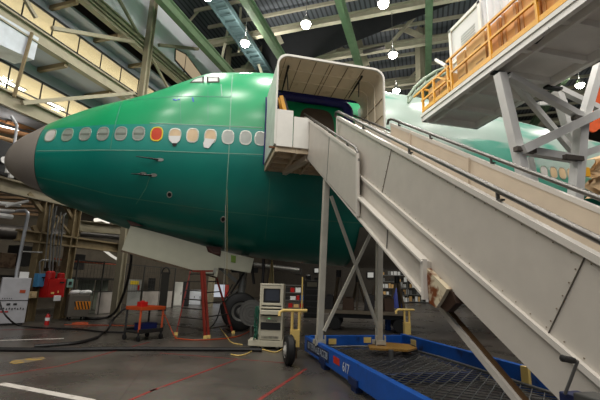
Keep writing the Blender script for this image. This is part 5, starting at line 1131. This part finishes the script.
# pipe racks and brown clutter in the mezzanine bays at the left edge
rr = random.Random(4)
for i, (x0, y0, x1, y1, r_) in enumerate(((-6, 128, 44, 139, .10), (-6, 136, 40, 148, .08), (-6, 144, 34, 152, .10), (6, 122, 48, 132, .07), (-6, 112, 30, 126, .09), (-4, 154, 20, 160, .08), (-6, 118, 40, 134, .05))):
    tag(MB().tube([PU(x0, y0, QU - .5 - .12 * i), PU(x1, y1, QU - .5 - .12 * i)], r_, 10).build('stored_pipe', mat('pipe_brown_%d' % (i % 3), ((176, 124, 84), (190, 152, 110), (150, 100, 72))[i % 3], .6)), 'brown stored pipe behind the nose cone, %s in the bay' % ('topmost but two', 'middle', 'lower middle', 'upper right', 'topmost', 'lowest', 'thinnest')[i], 'pipe', 'stored pipes in the mezzanine bay')
tag(MB().tube([PU(x, y, QU - .6) for x, y in [(-4, 126), (8, 129), (18, 132)]], .07, 8).build('tube_lamp', emit('tube_lamp', (255, 246, 230), 9)), 'bright tube lamp over the stored pipes', 'lamp')
p = PU(3, 160, QU - .5); tag(MB().box(p, .9, 1.3, 1.1, RG).box(p + V((0, 0, -.6)) + G1 * .6, 1.1, 2.6, .14, RG).build('dark_equipment_box', INK, bevel=.02), 'black equipment box on the beam behind the nose tip', 'box')
tag(MB().lathe(PU(4, 160, QU + .02), G2, [(0, .12), (.03, .12)], 14).build('round_dial', PAPER), 'round white dial on the black equipment box', 'dial')
tag(MB().tube([PU(x, y, QU + .3) for x, y in [(11, 116), (17, 125), (15, 140), (13, 152)]], .05, 8).build('hook_pipe', mat('pipe_silver', (176, 178, 182), .35, .4), smooth=True), 'hooked silver pipe behind the nose cone', 'pipe')
for i, (x, y) in enumerate(((9, 166), (12, 171))): tag(MB().box(PU(x, y, QU + .3), .1, .14, .5, RG).build('white_fitting', PAPER, bevel=.01), ('white fitting by the nose tip, upper', 'white fitting by the nose tip, lower')[i], 'fitting', 'white fittings by the nose tip')
# stacked lumber under the lower beam
for i in range(6):
    tag(MB().bar(PU(-6, 213 - 4 * i, QU - 2.4), PU(44, 215 - 4 * i, QU - 2.4), .3, .1).build('timber', mat('timber_brown_%d' % (i % 2), ((122, 94, 64), (96, 72, 48))[i % 2], .7)), 'brown timber stored under the low beam, %s from the top' % ('sixth', 'fifth', 'fourth', 'third', 'second', 'first')[i], 'timber', 'timbers under the low beam')
DUCT = mat('dark_duct', (92, 88, 84), .4, .5)
for i, (x0, y0, x1, y1, r_, lab) in enumerate(((-6, 231, 60, 236, .3, 'dark round duct passing behind the first floor columns'), (78, 233, 118, 237, .16, 'silver duct near the tall column'), (236, 263, 300, 271, .2, 'silver duct far under the belly'))):
    tag(MB().cyl(PU(x0, y0, QU - 2.6) if x1 < 130 else PS(x0, y0, 24), PU(x1, y1, QU - 2.6) if x1 < 130 else PS(x1, y1, 24), r_, n=18).build('air_duct', DUCT if i == 0 else ALU, smooth=True), lab, 'duct')
for i, (x0, y0, x1, y1) in enumerate(((251, 262, 255, 300), (263, 258, 265, 290))): pass
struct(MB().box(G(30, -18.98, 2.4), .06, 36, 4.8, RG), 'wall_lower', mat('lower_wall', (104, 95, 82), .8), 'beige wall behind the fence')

for i, (pts, r_, lab) in enumerate((([(252, 258), (252.5, 272), (254, 284)], .05, 'black hose hanging from the belly beside the small gear door'), ([(263.5, 259), (263.5, 272), (262.5, 284)], .05, 'black hose hanging from the belly above the computer rack'))):
    tag(MB().tube([PY(x, y, 13.2) for x, y in pts], r_, 8).build('hanging_hose', HOSE, smooth=True), lab, 'hose')
tag(MB().tube([PU(x, y, QU - 3.2) for x, y in [(95, 220), (102, 219.5), (109, 222)]], .1, 10).build('strip_light', emit('strip_light', (255, 248, 232), 1.0)), 'bright strip light behind the second floor column, under the nose', 'lamp')
tag(MB().tube([PU(x, y, QU - 3.0) for x, y in [(104, 250), (112, 256), (117, 259)]], .07, 10).build('strip_light', emit('strip_light_low', (255, 248, 232), .6)), 'dim strip light low behind the tall column', 'lamp')
struct(MB().ibeam(PU(80, 226, QU - 1.2), PU(122, 230, QU - 1.2), .3, .5), 'beam', TANM, 'short tan beam just below the nose')
struct(MB().ibeam(PU(44, 243, QU - 1.0), PU(80, 236, QU - 1.0), .3, .4), 'beam', TAN_D, 'slanting tan beam between the floor columns')
for i, (x, y0, y1) in enumerate(((50, 205, 268), (53.5, 208, 268), (61, 212, 262), (63.5, 214, 266))):
    tag(MB().tube([PU(x, y0, QU + .32), PU(x - 5, y1, QU + .32)], .024, 8).build('conduit', mat('conduit_grey', (128, 128, 126), .4, .4)), ('slim upright conduit right of the first floor column', 'second slim upright conduit from the first floor column', 'slim upright conduit left of the second floor column', 'slim upright conduit against the second floor column')[i], 'conduit', 'conduits by the columns')
rc = random.Random(9)
for i in range(5):
    x = 2 + i * 18; p = PU(x, 258 + rc.uniform(-4, 10), QU - 2.2)
    tag(MB().box(p, .7, .6, rc.uniform(.4, .9), RG).build('stored_crate', (BROWN, DARKM, TAN_D)[i % 3], bevel=.02), '%s stored crate in the dim bay, %s from the left edge' % (('brown', 'black', 'tan')[i % 3], ('first', 'second', 'third', 'fourth', 'fifth', 'sixth', 'seventh')[i]), 'crate', 'stored crates in the dim bay')
struct(MB().box(G(13, QU - 2.3, 1.55), 1.2, 8, .1, RG), 'floor_shelf', DARKM, 'dark shelf deck in the dim bay')
